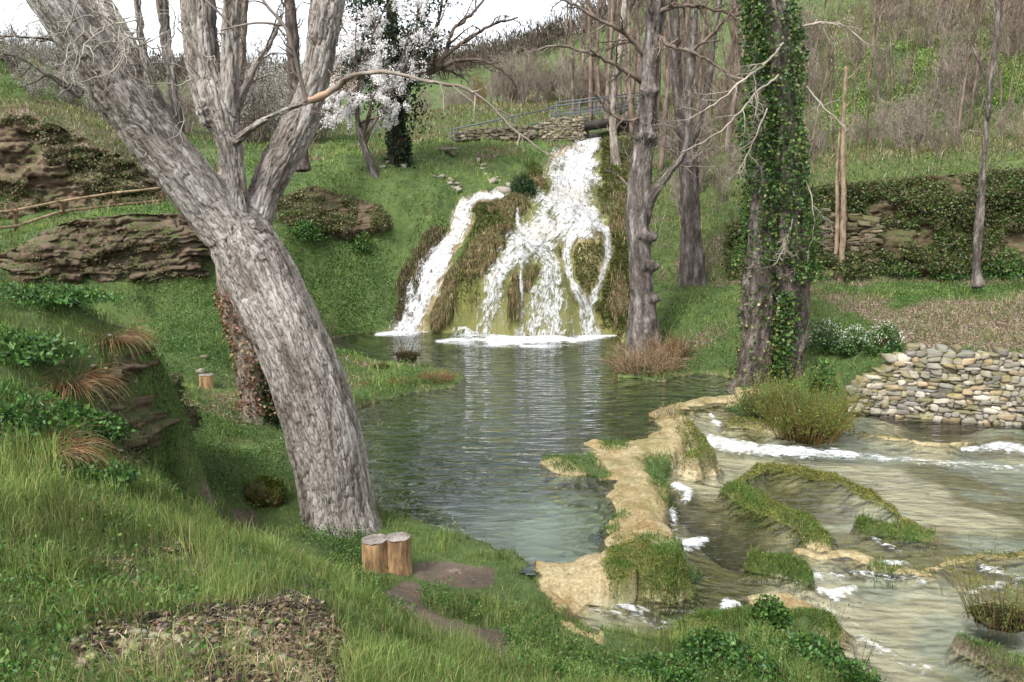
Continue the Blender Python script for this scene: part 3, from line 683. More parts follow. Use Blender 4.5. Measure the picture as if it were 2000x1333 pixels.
cov = cov-.10*lower-.08*sstep(470, 500, pyS)*sstep(900, 930, pxS)+.07*sstep(430, 330, pyS)*sstep(0, .5, fmS)+.06*sstep(900, 860, pxS)-.3*sstep(18, 6, np.hypot(pxS-1166, pyS-312))-.25*sstep(16, 4, np.hypot((pxS-1095), (pyS-335)*1.5))-.25*sstep(22, 6, np.hypot((pxS-1078)*1.2, (pyS-430)))-.2*sstep(14, 4, np.hypot((pxS-1135), (pyS-300)))
tan_ = .0+.45*flat+.35*sstep(40, 10, np.hypot((pxS-1120)*.5, (pyS-390)*1.5))
wf = mesh_np('water', np.stack([GX[sub], Ys, Zs], -1).reshape(-1, 3), [terrain_faces(*fmS.shape, kk)], M['fall'],
             attrs={'cov': cov.ravel(), 'tan': tan_.ravel(), 'flow': np.stack([fu[sub], fl_[sub], 0*Zs], -1).reshape(-1, 3)})
setp(wf, kind='structure')


# ------------------------------------------------------------------ rock ledges and cliffs
def resample(L, n):
    L = np.array(L, float); s = np.concatenate([[0], np.cumsum(np.linalg.norm(np.diff(L, axis=0), axis=1))])
    t = np.linspace(0, s[-1], n); return np.stack([np.interp(t, s, L[:, k]) for k in range(L.shape[1])], 1), s[-1]
def cliff(name, bot, top, prof, mat, seed, step=.05, strata=9., sa=.16, na=.22, drop=.3, tint=(1,1,1), deeper=.0, cap=.5):
    """a weathered face between a bottom and a top line; prof = outward bulge from bottom to top"""
    B = np.array([PY(*q) for q in bot]); T = np.array([PY(*q) for q in top])
    _, Lb = resample(B, 2); n = int(max(Lb, 1)/step); B, _ = resample(B, n); T, _ = resample(T, n)
    hmean = np.linalg.norm(T-B, axis=1).mean(); m = int(hmean/step*1.3)
    v = np.linspace(0, 1, m)[:, None]
    S = B[None]*(1-v[..., None])+T[None]*v[..., None]
    d = np.gradient(B, axis=0); out = np.stack([d[:, 1], -d[:, 0], 0*d[:, 0]], 1); out /= np.linalg.norm(out, axis=1)[:, None]+1e-9
    ker = np.ones(15)/15
    for k in range(2): out[:, k] = np.convolve(np.pad(out[:, k], 7, 'edge'), ker, 'valid')
    x, y, z = S[..., 0], S[..., 1], S[..., 2]
    zz = z+.35*fbm(x*.35, y*.35, 0, 3, seed)
    layer = vnoise(zz*strata, x*.35, y*.35, seed+1); layer = np.sign(layer)*np.abs(layer)**.5
    lay2 = vnoise(zz*strata*2.3, x*.9, y*.9, seed+2)
    D = np.interp(np.linspace(0, 1, m), np.linspace(0, 1, len(prof)), prof)[:, None]
    D = D*(1+.5*fbm(x*.7, y*.7, z*.7, 3, seed+5))+sa*layer+sa*.4*lay2+na*fbm(x*1.3, y*1.3, z*1.3, 4, seed+3)+.06*fbm(x*7, y*7, z*9, 3, seed+4)
    fade = sstep(0, .08, v)*0+1
    wx = x+.5*fbm(x*.8, y*.8, z*.8, 2, seed+21); wz = zz*strata*1.1+.5*fbm(x*1.1, y*1.1, 0, 2, seed+22)
    row_ = np.floor(wz); blk = h3(np.floor(wx*1.7+row_*.37), row_, 0*row_, seed+30); blk2 = h3(np.floor(wx*4.3+row_*.61), np.floor(wz*2.1), 0*row_, seed+31)
    joint = 1-sstep(.0, .22, np.abs(wz-np.round(wz)))
    D = D*fade+sa*1.3*blk+sa*.55*blk2-sa*.9*joint*(.5+.5*vnoise(x*2, y*2, z*3, seed+33))
    S = S+out[None]*D[..., None]
    S[..., 2] += .07*fbm(x*3, y*3, z*3, 3, seed+9)
    # cap: run the top back into the bank and the foot down into it
    back = S[-1]-out*cap; back[:, 2] -= .12; ft = S[0]-out*.3; ft[:, 2] -= drop
    S = np.concatenate([ft[None], S, back[None]], 0)
    # pinch the two ends back into the bank
    e = np.minimum(np.arange(n), np.arange(n)[::-1])/(n*.08+1); e = np.clip(e, 0, 1)
    S -= out[None]*((1-e)*.45)[None, :, None]
    c = np.tile(np.array([*tint, 1.]), (S.shape[0]*S.shape[1], 1))
    o = mesh_np(name, S.reshape(-1, 3), [terrain_faces(S.shape[0], S.shape[1])], mat, attrs={'Col': c}, smooth=False)
    setp(o, kind='structure'); return S
S_ledge = cliff('cliff', [(-60,650,17.8),(60,648,18.0),(150,655,18.4),(235,660,18.8),(320,640,19.2),(425,610,20.2),(520,580,22.0)], [(-60,530,19.0),(30,490,19.7),(80,452,20.0),(150,428,20.4),(270,420,20.8),(430,415,21.6),(520,420,22.8)], [-.45,-.5,-.15,.25,.35,.45,.3], M['cliff'], 11, .036, 5., .15, .42, tint=(.62,.59,.56))
S_up = cliff('cliff', [(-150,430,25.8),(0,425,25.9),(100,412,26.6),(200,400,27.3),(330,385,28.5)], [(-150,215,27.8),(0,226,28.0),(80,230,28.2),(160,268,28.6),(300,345,29.6)], [.1,-.1,.3,.3,.5,.4,.2], M['cliff'], 23, .06, 2.6, .2, .7, tint=(.75,.7,.66))
S_near = cliff('cliff', [(190,960,6.5),(255,950,7.0),(310,935,7.6),(352,905,8.3),(352,880,9.4)], [(180,760,6.9),(245,705,7.5),(300,680,7.95),(345,745,8.35),(352,730,9.4)], [-.1,-.2,.1,.15,-.05,.1,.08], M['cliff'], 37, .022, 14., .05, .35, cap=.5, tint=(.72,.7,.64))
S_lb = cliff('cliff', [(500,450,26.2),(560,445,26.4),(610,440,26.6),(690,450,26.9),(770,440,27.3)], [(500,405,27.2),(560,380,27.5),(610,360,27.8),(690,385,28.0),(770,410,28.3)], [-.1,.05,.08,.0], M['cliff'], 41, .05, 4., .06, .35, tint=(.55,.52,.44))
# ------------------------------------------------------------------ dry stone walls
def boxsphere(n=4):
    pts = []; q = []
    g = np.linspace(-1, 1, n+1)
    idx = {}
    V = []
    def vid(p):
        k = tuple(np.round(p, 5))
        if k not in idx: idx[k] = len(V); V.append(p)
        return idx[k]
    for ax in range(3):
        for s in (-1, 1):
            for i in range(n):
                for j in range(n):
                    f = []
                    for a, c in ((i, j), (i+1, j), (i+1, j+1), (i, j+1)):
                        p = [0, 0, 0]; p[ax] = s; p[(ax+1) % 3] = g[a]; p[(ax+2) % 3] = g[c]; f.append(vid(p))
                    q.append(f if s > 0 else f[::-1])
    return np.array(V, float), np.array(q)
BSV, BSF = boxsphere(4); BSV3, BSF3 = boxsphere(3)
def stone_shape(seed, hi=True, p=8.):
    V = BSV if hi else BSV3
    Vn = V/(np.abs(V)**p).sum(1)[:, None]**(1/p)
    s = rng.uniform(0, 100)
    nz = fbm(Vn[:, 0]*1.1+s, Vn[:, 1]*1.1, Vn[:, 2]*1.1, 3, 5)
    Vn = Vn*(1+.24*nz[:, None])
    sh = rng.uniform(-.25, .25, 2); Vn[:, 2] += sh[0]*Vn[:, 0]; Vn[:, 0] += sh[1]*Vn[:, 2]
    return Vn, (BSF if hi else BSF3)
def drywall(name, line, hgt, sw, shh, mat, label, thick=.35, rag=.12, dark=.25, cols=((1,.97,.92),), group=None, moss=0):
    """line: base points (x,y,z); hgt list of heights"""
    L = np.array(line, float); s = np.concatenate([[0], np.cumsum(np.linalg.norm(np.diff(L, axis=0), axis=1))])
    hs = np.array(hgt, float)
    mb = MB(); z0 = 0.; row = 0
    tot = s[-1]
    while z0 < hs.max():
        u = -rng.uniform(0, sw*.5); hrow = shh*rng.uniform(.75, 1.3)
        while u < tot:
            wv = sw*rng.choice([.6, .8, 1., 1.25, 1.7])*rng.uniform(.85, 1.15); uc = u+wv/2
            hh = np.interp(uc, s, hs)+rng.uniform(-rag, rag)*.5
            if z0 < hh-hrow*.3:
                base = np.array([np.interp(uc, s, L[:, k]) for k in range(3)])
                k = min(max(np.searchsorted(s, uc)-1, 0), len(L)-2); d = L[k+1]-L[k]; d = d/np.linalg.norm(d[:2]); out = np.array([d[1], -d[0], 0.])
                split = 2 if (rng.random() < .18) else 1
                for q in range(split):
                    V, Fq = stone_shape(0)
                    a = rng.normal(0, .06); h1 = hrow/split
                    X = V[:, 0]*wv*.52; Zv = V[:, 2]*h1*.56; Yv = V[:, 1]*thick*.5
                    X, Zv = X*math.cos(a)-Zv*math.sin(a), X*math.sin(a)+Zv*math.cos(a)
                    c0 = base+np.array([0, 0, z0+h1*(q+.5)+rng.normal(0, .012)])+out*rng.normal(0, .02)
                    W = c0+X[:, None]*np.array([d[0], d[1], 0])+Yv[:, None]*(-out)+Zv[:, None]*np.array([0, 0, 1.])
                    cc = np.array(cols[rng.integers(len(cols))])*rng.uniform(.6, 1.25)
                    mb.add(W, Fq, None, cc)
            u += wv
        z0 += hrow*.95; row += 1
    # dark earth core
    A = []; Bq = []
    n = 60; uu = np.linspace(0, tot, n)
    base = np.stack([np.interp(uu, s, L[:, k]) for k in range(3)], 1); hh = np.interp(uu, s, hs)*.93
    d = np.gradient(base, axis=0); out = np.stack([d[:, 1], -d[:, 0], 0*d[:, 0]], 1); out /= np.linalg.norm(out, axis=1)[:, None]
    f = base+out*(thick*.28); k_ = base-out*(thick*.4)
    top_f = f+np.stack([0*hh, 0*hh, hh], 1); top_k = k_+np.stack([0*hh, 0*hh, hh], 1)
    V = np.concatenate([f-[0, 0, .3], top_f, top_k, k_-[0, 0, .3]]); i = np.arange(n-1)[:, None]
    q = np.concatenate([np.hstack([i+a*n, i+1+a*n, i+1+(a+1)*n, i+(a+1)*n]) for a in range(3)])
    mb.add(V, q, None, (.22, .18, .14))
    o = mb.build(name, mat, origin=tuple(L[0]), smooth=False)
    setp(o, label, 'wall'); return o
cols_w = ((1,.98,.94),(.75,.76,.77),(.9,.86,.78),(.6,.58,.55),(1.1,1.07,1.),(.85,.72,.52),(.6,.58,.4))
drywall('drystone_wall', [PZ(1655,812,-.25),PZ(1760,818,-.3),PZ(1880,826,-.3),PZ(2010,832,-.3),PZ(2250,838,-.3)], [.6,1.5,1.48,1.34,1.2], .175, .1, M['stone'], 'low wall of stacked pale grey stones beside the shallow stream', cols=cols_w, rag=.2)
b0 = [PY(q[0], q[1], q[2]) for q in [(1330,520,25.2),(1450,528,24.9),(1600,524,24.4),(1800,520,23.9),(2010,500,23.5),(2300,480,23)]]
b0 = [(x, y, float(Hh(x, y))-.1) for x, y, z in b0]
for seg, hh_, lab, cc_ in [(b0[4:], [2.4,2.3], 'pale grey tumbled stones of the old retaining wall at the far right edge', ((1.2,1.15,1.05),(.9,.88,.82),(.6,.56,.5),(1.35,1.3,1.2))), ([tuple((np.array(b0[2])*(1-t)+np.array(b0[3])*t)) for t in (.0, .5)], [2.0, 1.9], 'dark mossy stretch of old retaining wall behind the two slim tan saplings', ((.6,.55,.45),(.95,.9,.8),(.42,.36,.3)))]:
    seg = [(q[0], q[1]-.12, q[2]) for q in seg]
    drywall('retaining_wall', seg, hh_, .24, .13, M['stone_dark'], lab, cols=cc_, rag=.8, thick=.5)
S_wall = cliff('cliff', [(1420,545,24.6),(1500,540,24.4),(1600,536,24.0),(1800,528,23.5),(2080,515,23.1)], [(1420,440,26.2),(1500,400,26.1),(1600,362,25.8),(1800,345,25.2),(2080,322,24.7)], [.15,.05,.05,.1,.3,.25], M['cliff'], 71, .055, 3., .08, .6, tint=(.5,.5,.4))
drywall('stone_bank_wall', [PY(1050,276,37.2),PY(1085,277,37.3),PY(1136,274,37.5)], [.75,.95,1.0], .19, .1, M['stone'], 'short pale dry stone wall holding the bank next to the footbridge', cols=((.85,.8,.68),(.7,.66,.58),(.75,.66,.5),(.5,.46,.4)))
drywall('stone_bank_wall', [PY(885,276,36.4),PY(960,272,36.8),PY(1045,270,37.1)], [.4,.5,.55], .25, .12, M['stone_dark'], 'crumbling grey stones below the sloping handrail of the footbridge', cols=((1,1,1),(1.2,1.2,1.15)))

# ------------------------------------------------------------------ footbridge with its railings
def bar(mb, a, b_, r, k=6, col=(1,1,1), n=2):
    mb.tube(np.linspace(a, b_, n), r, k, col)
def boxmb(mb, c, half, col=(1,1,1), rotz=0, bev=.02):
    V, Fq = BSV3.copy(), BSF3
    V = np.sign(V)*np.minimum(np.abs(V), 1)
    h = np.array(half); P_ = V*h
    # small chamfer
    e = (np.abs(V) > .99).sum(1) >= 2
    P_[e] *= (1-bev/h.mean()*.3)
    ca, sa_ = math.cos(rotz), math.sin(rotz)
    P_ = np.stack([P_[:, 0]*ca-P_[:, 1]*sa_, P_[:, 0]*sa_+P_[:, 1]*ca, P_[:, 2]], 1)
    mb.add(P_+np.array(c), Fq, None, col)
b = NB('concrete'); n = b.noise(b.pos(), 3, 7, .7)
M['concrete'] = b.done(b.bsdf(b.mix(1., b.ramp(n, [(.3, (.06,.055,.045)), (.6, (.2,.185,.16)), (.8, (.3,.28,.25))]), b.attr('Col').outputs['Color'], 'MULTIPLY'), .9, b.bump(n, .5, .03)))
b = NB('painted_steel'); n = b.noise(b.pos(), 6, 5)
M['steel'] = b.done(b.bsdf(b.mix(b.rng(n, .55, .75), (.085,.1,.12), (.15,.12,.09)), .55, None, .4))
A0 = np.array(PY(1085,248,38.0)); A1 = np.array(PY(1260,222,38.6))
br = empty('footbridge', tuple(A0), 'small footbridge with a grey deck and dark steel railings above the top of the waterfall', 'bridge')
dirb = A1-A0; an = math.atan2(dirb[1], dirb[0])
mb = MB(); D0 = np.array(PY(1100,247,38.1)); D1 = np.array(PY(1300,222,38.8)); c = (D0+D1)/2; ln = np.linalg.norm((D1-D0)[:2])
n_ = 30; tt = np.linspace(0, 1, n_)
V = []
perp = np.array([-math.sin(an), math.cos(an), 0])
for t in tt:
    p = D0*(1-t)+D1*t+np.array([0, 0, .1*math.sin(t*math.pi)])
    for s_, z_ in ((-.35, .0), (-.35, -.34), (1.5, -.34), (1.5, 0)): V.append(p+perp*s_+np.array([0, 0, z_]))
V = np.array(V); i = (np.arange(n_-1)*4)[:, None]; q = np.concatenate([np.hstack([i+a, i+(a+1) % 4, i+4+(a+1) % 4, i+4+a]) for a in range(4)]); q = np.vstack([q, [[0, 1, 2, 3], [4*n_-1, 4*n_-2, 4*n_-3, 4*n_-4]]])
mb.add(V, q, None, (.32,.3,.27)); mb.build('deck', M['concrete'], br, smooth=False)
mb = MB(); pz = PY(1138,262,38.3); boxmb(mb, (pz[0], pz[1]+.5, pz[2]-.1), (.17, .7, .85), (.45,.42,.36), an); mb.build('abutment', M['concrete'], br, smooth=False)
pz = PY(1212,262,38.9); mb = MB(); boxmb(mb, (pz[0]+.1, pz[1]+.5, pz[2]-.1), (.3, .7, .85), (.6,.56,.5), an); mb.build('abutment', M['concrete'], br, smooth=False)
def railing(p0, p1, h, off, npost, lower=(.45,)):
    mb = MB(); up = np.array([0, 0, 1.])
    a = p0+perp*off; b_ = p1+perp*off
    bar(mb, a+up*h, b_+up*h, .034, 6)
    for l in lower: bar(mb, a+up*h*l, b_+up*h*l, .024, 6)
    for t in np.linspace(0, 1, npost): p = a*(1-t)+b_*t; bar(mb, p-up*.1, p+up*h, .028, 6)
    mb.build('railing', M['steel'], br)
E0 = np.array(PY(1087,246,37.9)); E1 = np.array(PY(1262,224,38.5))
railing(E0, E1, 1.02, 0, 5, (.45, .62)); railing(E0+perp*.2, E1, 1.02, 1.35, 5, (.45, .62))
mb = MB(); up = np.array([0, 0, 1.])
G0 = np.array(PY(880,278,36.2)); G1 = np.array(PY(1083,234,37.8))
a = G0; bb_ = G1
bar(mb, a, bb_-up*.0, .03); bar(mb, a+up*.52, bb_+up*.52, .035)
for t in (0, .32, .62, 1): p = a*(1-t)+bb_*t; bar(mb, p-up*.25, p+up*.52, .028)
mb.build('handrail', M['steel'], br)
# ------------------------------------------------------------------ wooden fence on the terrace
fn_pts = [(-62,478,22.3),(31,464,23.4),(123,428,25.2),(226,418,26.8),(322,410,28.4)]
fe = empty('wooden_fence', (*PY(*fn_pts[0]),), 'rustic two rail fence of round weathered poles on the grassy terrace above the rock ledge', 'fence')
tops = [(-62,415),(31,408),(120,390),(223,374),(318,364)]
r1_, r2_ = [], []
for (px, py, Y), (tx, ty) in zip(fn_pts, tops):
    p = np.array(PY(px, py, Y)); t_ = np.array(PY(tx, ty, Y+.05)); g0 = float(Hh(p[0], p[1])); mb = MB()
    mb.tube([np.array([p[0], p[1], min(g0, p[2])-.3]), (p+t_)/2, t_], [.065, .062, .055], 8, (.5,.42,.33)); mb.build('post', M['stem_tan'], fe)
    hh = t_[2]-p[2]; r1_.append(t_-np.array([0, .07, .06])); r2_.append(t_-np.array([0, .07, .06+hh*.53]))
for rr in (r1_, r2_):
    for a, b_ in zip(rr[:-1], rr[1:]):
        d = (b_-a)*.02; mb = MB(); mb.tube(np.linspace(a-d, b_+d, 5)+rng.normal(0, .003, (5, 3)), [.045, .043, .04, .042, .04], 7, (1.35,1.3,1.2)); mb.build('rail', M['stem_tan'], fe)

# ------------------------------------------------------------------ stumps, slab, loose stones
b = NB('cut_wood'); P = b.pos((1, 1, 1), True)
wv = b.n('TexNoise', None, Vector=P, Scale=6., Detail=6.)
M['cutwood'] = b.done(b.bsdf(b.mix(1., b.ramp(wv.outputs['Fac'], [(.3, (.12,.1,.085)), (.55, (.3,.26,.23)), (.75, (.45,.41,.37))]), b.attr('Col').outputs['Color'], 'MULTIPLY'), .85, b.bump(wv.outputs['Fac'], .5, .01)))
b = NB('stump_bark'); v = b.attr('bark').outputs['Vector']; n = b.noise(v, 9, 7, .7)
M['stumpbark'] = b.done(b.bsdf(b.ramp(n, [(.32, (.05,.03,.02)), (.45, (.2,.12,.06)), (.56, (.42,.26,.13)), (.7, (.55,.4,.23))]), .85, b.bump(n, .9, .02)))
def stump(loc, r, h, label, group=None, double=False, dark=(1,1,1)):
    t = empty('tree_stump', loc, label, 'stump', group)
    for ci, (ox, oy, rr) in enumerate([(0, 0, r)] if not double else [(-.62*r, 0, r*.72), (.62*r, .06, r*.68)]):
        k, m = 72, 24
        th = np.linspace(0, 2*np.pi, k, endpoint=False)[None, :]; zz = np.linspace(-.08, h, m)[:, None]
        rad = rr*(1+.05*np.sin(th*2+ci)+.035*vnoise(np.cos(th)*3+ci*9, np.sin(th)*3, zz*1.0, 3)+.03*vnoise(np.cos(th)*14, np.sin(th)*14, zz*2, 4)+.08*(1-zz/h)**3)
        X_ = ox+rad*np.cos(th); Y_ = oy+rad*np.sin(th); Z_ = zz+.012*vnoise(np.cos(th)*4, np.sin(th)*4, 0, 9)*(zz > h*.9)
        V = np.stack([X_, Y_, Z_+0*X_], -1).reshape(-1, 3)+np.array(loc)
        i = np.arange(m-1)[:, None]*k; j = np.arange(k)[None]; q = np.stack([i+j, i+(j+1) % k, i+k+(j+1) % k, i+k+j], -1).reshape(-1, 4)
        bk = np.stack([X_*1., Y_*1., .18*zz+0*X_+ci], -1).reshape(-1, 3)
        mesh_np('bark', V, [q], M['stumpbark'], t, attrs={'bark': bk, 'Col': np.ones((len(V), 4))})
        # cut face with rings
        nr = 14; fr_ = np.linspace(1, 0.02, nr)[:, None]
        Rt = rad[-1][None, :]; V2 = np.stack([ox+Rt*np.cos(th)*fr_*1.0, oy+Rt*np.sin(th)*fr_, h+.004+.006*vnoise(np.cos(th)*fr_*5, np.sin(th)*fr_*5, 0, 6)+.003*np.sin(fr_*40)], -1)
        V2 = V2.reshape(-1, 3)+np.array(loc); i = np.arange(nr-1)[:, None]*k; q = np.stack([i+j, i+(j+1) % k, i+k+(j+1) % k, i+k+j], -1).reshape(-1, 4)
        cring = (.8+.2*np.sin(fr_*60+2*vnoise(np.cos(th)*2, np.sin(th)*2, 0, 2)))*np.ones_like(th); cr = np.repeat(cring.reshape(-1, 1), 3, 1)*np.array(dark)
        mesh_np('cut_face', V2, [q], M['cutwood'], t, attrs={'Col': np.hstack([cr, np.ones((len(cr), 1))])})
    return t
p = PZ(756,1122,.3); g0 = float(Hh(p[0], p[1])); yy = p[1]+.18; P0 = PY(755,1108,yy)
stump((P0[0], yy, float(Hh(P0[0], yy))-.05), .185, .40, 'double sawn stump with bare orange wood flanks at the foot of the leaning tree', double=True)
q_ = on(404,757,12,18); stump((q_[0], q_[1], q_[2]-.03), .13, .27, 'small sawn log stump standing alone on the lawn behind the rocky mound')
def pedestal(px, py, Y0, Y1, r, h, label):
    x, y, z = on(px, py, Y0, Y1); mb = MB(); t = empty('mossy_stump', (x, y, z-.05), label, 'stump')
    V, Fq = stone_shape(0, True, 2.4); V = V*(1+.45*fbm(V[:, 0]*2.6+3, V[:, 1]*2.6, V[:, 2]*1.2, 3, 6)[:, None])*np.array([r, r*.8, h*.55])+np.array([x, y, z+h*.25]); mb.add(V, Fq, None, (.5,.33,.22))
    for q in range(7):
        V, Fq = stone_shape(0, True, 2.4); a = rng.uniform(0, 6.28); V = V*(1+.5*fbm(V[:, 0]*3+q, V[:, 1]*3, V[:, 2]*1.2, 3, 6)[:, None])*np.array([r*.45, r*.4, h*rng.uniform(.35, .6)])+np.array([x+r*.6*math.cos(a), y+r*.5*math.sin(a), z+h*rng.uniform(.1, .35)]); mb.add(V, Fq, None, np.array((.22,.16,.11))*rng.uniform(.6, 1.2))
    mb.build('rotten_wood', M['stone_dark'], t, smooth=False)
    mb = MB(); n = 1500; a = rng.uniform(0, 6.28, n); rr = r*1.15*np.sqrt(rng.random(n)); Cp = np.stack([x+rr*np.cos(a), y+rr*np.sin(a)*.8, z+h*.8*np.sqrt(np.clip(1-(rr/r)**2*.8, 0, 1))+rng.normal(0, .012, n)], 1)
    mb.leaves(Cp, .05, np.array([[.12,.15,.03]])*rng.uniform(.6, 1.3, (n, 1)), up=.5); mb.build('moss', M['leaf'], t)
pedestal(520,975,8,11,.2,.3,'low rotten stump topped with moss left of the leaning tree')
x, y, z = on(875,303,28,34)
sb = empty('stone_bench', (x, y, z), 'weathered stone slab bench on the grassy ridge', 'bench')
mb = MB(); V, Fq = stone_shape(0, True, 5.); mb.add(V*np.array([.36,.22,.06])+np.array([x, y, z+.24]), Fq, None, (.8,.78,.76)); mb.build('slab', M['stone'], sb)
for s_ in (-1, 1):
    mb = MB(); V, Fq = stone_shape(0, False, 5.); mb.add(V*np.array([.09,.16,.14])+np.array([x+s_*.2, y, z+.08]), Fq, None, (.35,.33,.3)); mb.build('leg', M['stone'], sb)
protoR = []
for i in range(4):
    V, Fq = stone_shape(0, False, 3.5); me = mesh_np('loose_stone', V*np.array([1, .8, .6]), [Fq], M['stone'], attrs={'Col': np.tile(np.array([.8, .77, .72, 1.]), (len(V), 1))}, origin=(0, 0, 0)); protoR.append(me.data); bpy.data.objects.remove(me)
def rock(x, y, s, label, group, proto=None, sink=.25):
    o = bpy.data.objects.new('loose_stone', protoR[rng.integers(4)] if proto is None else protoR[proto]); COL.objects.link(o)
    o.location = (x, y, float(Hh(x, y))+s*(.5-sink)); o.scale = (s, s*rng.uniform(.8, 1.2), s*rng.uniform(.7, 1.1)); o.rotation_euler = (rng.normal(0, .2), rng.normal(0, .2), rng.uniform(0, 6.28))
    setp(o, label, 'stone', group); return o
for (line, n, Y0, Y1, s0, lab, grp) in [
    ([(935,320),(960,345),(985,370),(1000,382)], 26, 28, 34, .11, 'loose pale stone in the rubble trail down the grassy bank left of the falls', 'rubble stones in the trail above the falls'),
    ([(850,345),(880,360),(905,375)], 14, 28, 34, .1, 'small tumbled stone on the worn strip of the grass bank', 'stones on the worn strip of grass'),
    ([(745,320),(775,324),(800,322)], 12, 28, 33, .09, 'small pale stone at the foot of the ivy covered tree', 'stones around the foot of the ivy tree')]:
    for k in range(n):
        t = rng.random()*(len(line)-1); i = int(t); f = t-i; a, b_ = line[i], line[min(i+1, len(line)-1)]
        px = a[0]+(b_[0]-a[0])*f+rng.normal(0, 6); py = a[1]+(b_[1]-a[1])*f+rng.normal(0, 4); x, y, z = on(px, py, Y0, Y1)
        rock(x, y, s0*rng.uniform(.5, 1.3), lab, grp)
for (px, py, Y0, Y1, s, lab) in [(985,378,28,33,.32,'flat pale boulder at the lower end of the rubble trail beside the round green bush'),(400,700,14,18,.09,'pale stone lying in the grass above the small sawn stump'),(392,728,13,17,.09,'flat pale stone lying in the lawn left of the small sawn stump')]:
    x, y, z = on(px, py, Y0, Y1); rock(x, y, s, lab, None)

# ------------------------------------------------------------------ trees
def limb(L, jit=.0):
    """L: (px,py,Y,width px) -> densified world points, radii"""
    A = np.array([[*PY(q[0], q[1], q[2]), q[3]/2/F*math.hypot(q[2], 0)*1.0] for q in L], float)
    n = len(A); t = np.arange(n); k = max(int(np.linalg.norm(np.diff(A[:, :3], axis=0), axis=1).sum()/.12), n*3)
    tt = np.linspace(0, n-1, k); out = np.zeros((k, 4))
    for c in range(4):  # catmull-rom
        p = np.concatenate([[2*A[0, c]-A[1, c]], A[:, c], [2*A[-1, c]-A[-2, c]]])
        i = np.minimum(tt.astype(int), n-2); f = tt-i
        p0, p1, p2, p3 = p[i], p[i+1], p[i+2], p[i+3]
        out[:, c] = .5*(2*p1+(p2-p0)*f+(2*p0-5*p1+4*p2-p3)*f*f+(3*p1-p0-3*p2+p3)*f**3)
    return out
def remesh(mbuild, voxel):
    o = mbuild.build('tmp', M['bark_grey']); md = o.modifiers.new('r', 'REMESH'); md.mode = 'VOXEL'; md.voxel_size = voxel; md.use_smooth_shade = True
    dg = bpy.context.evaluated_depsgraph_get(); e = o.evaluated_get(dg); me = e.to_mesh()
    V = np.empty(len(me.vertices)*3, np.float32); me.vertices.foreach_get('co', V)
    fs = np.empty(len(me.loops), np.int32); me.loops.foreach_get('vertex_index', fs)
    N = np.empty(len(me.vertices)*3, np.float32); me.vertices.foreach_get('normal', N)
    nq = len(me.polygons); ls = len(fs); e.to_mesh_clear(); d = o.data; bpy.data.objects.remove(o); bpy.data.meshes.remove(d)
    assert ls == nq*4
    return V.reshape(-1, 3).astype(float), fs.reshape(-1, 4), N.reshape(-1, 3).astype(float)
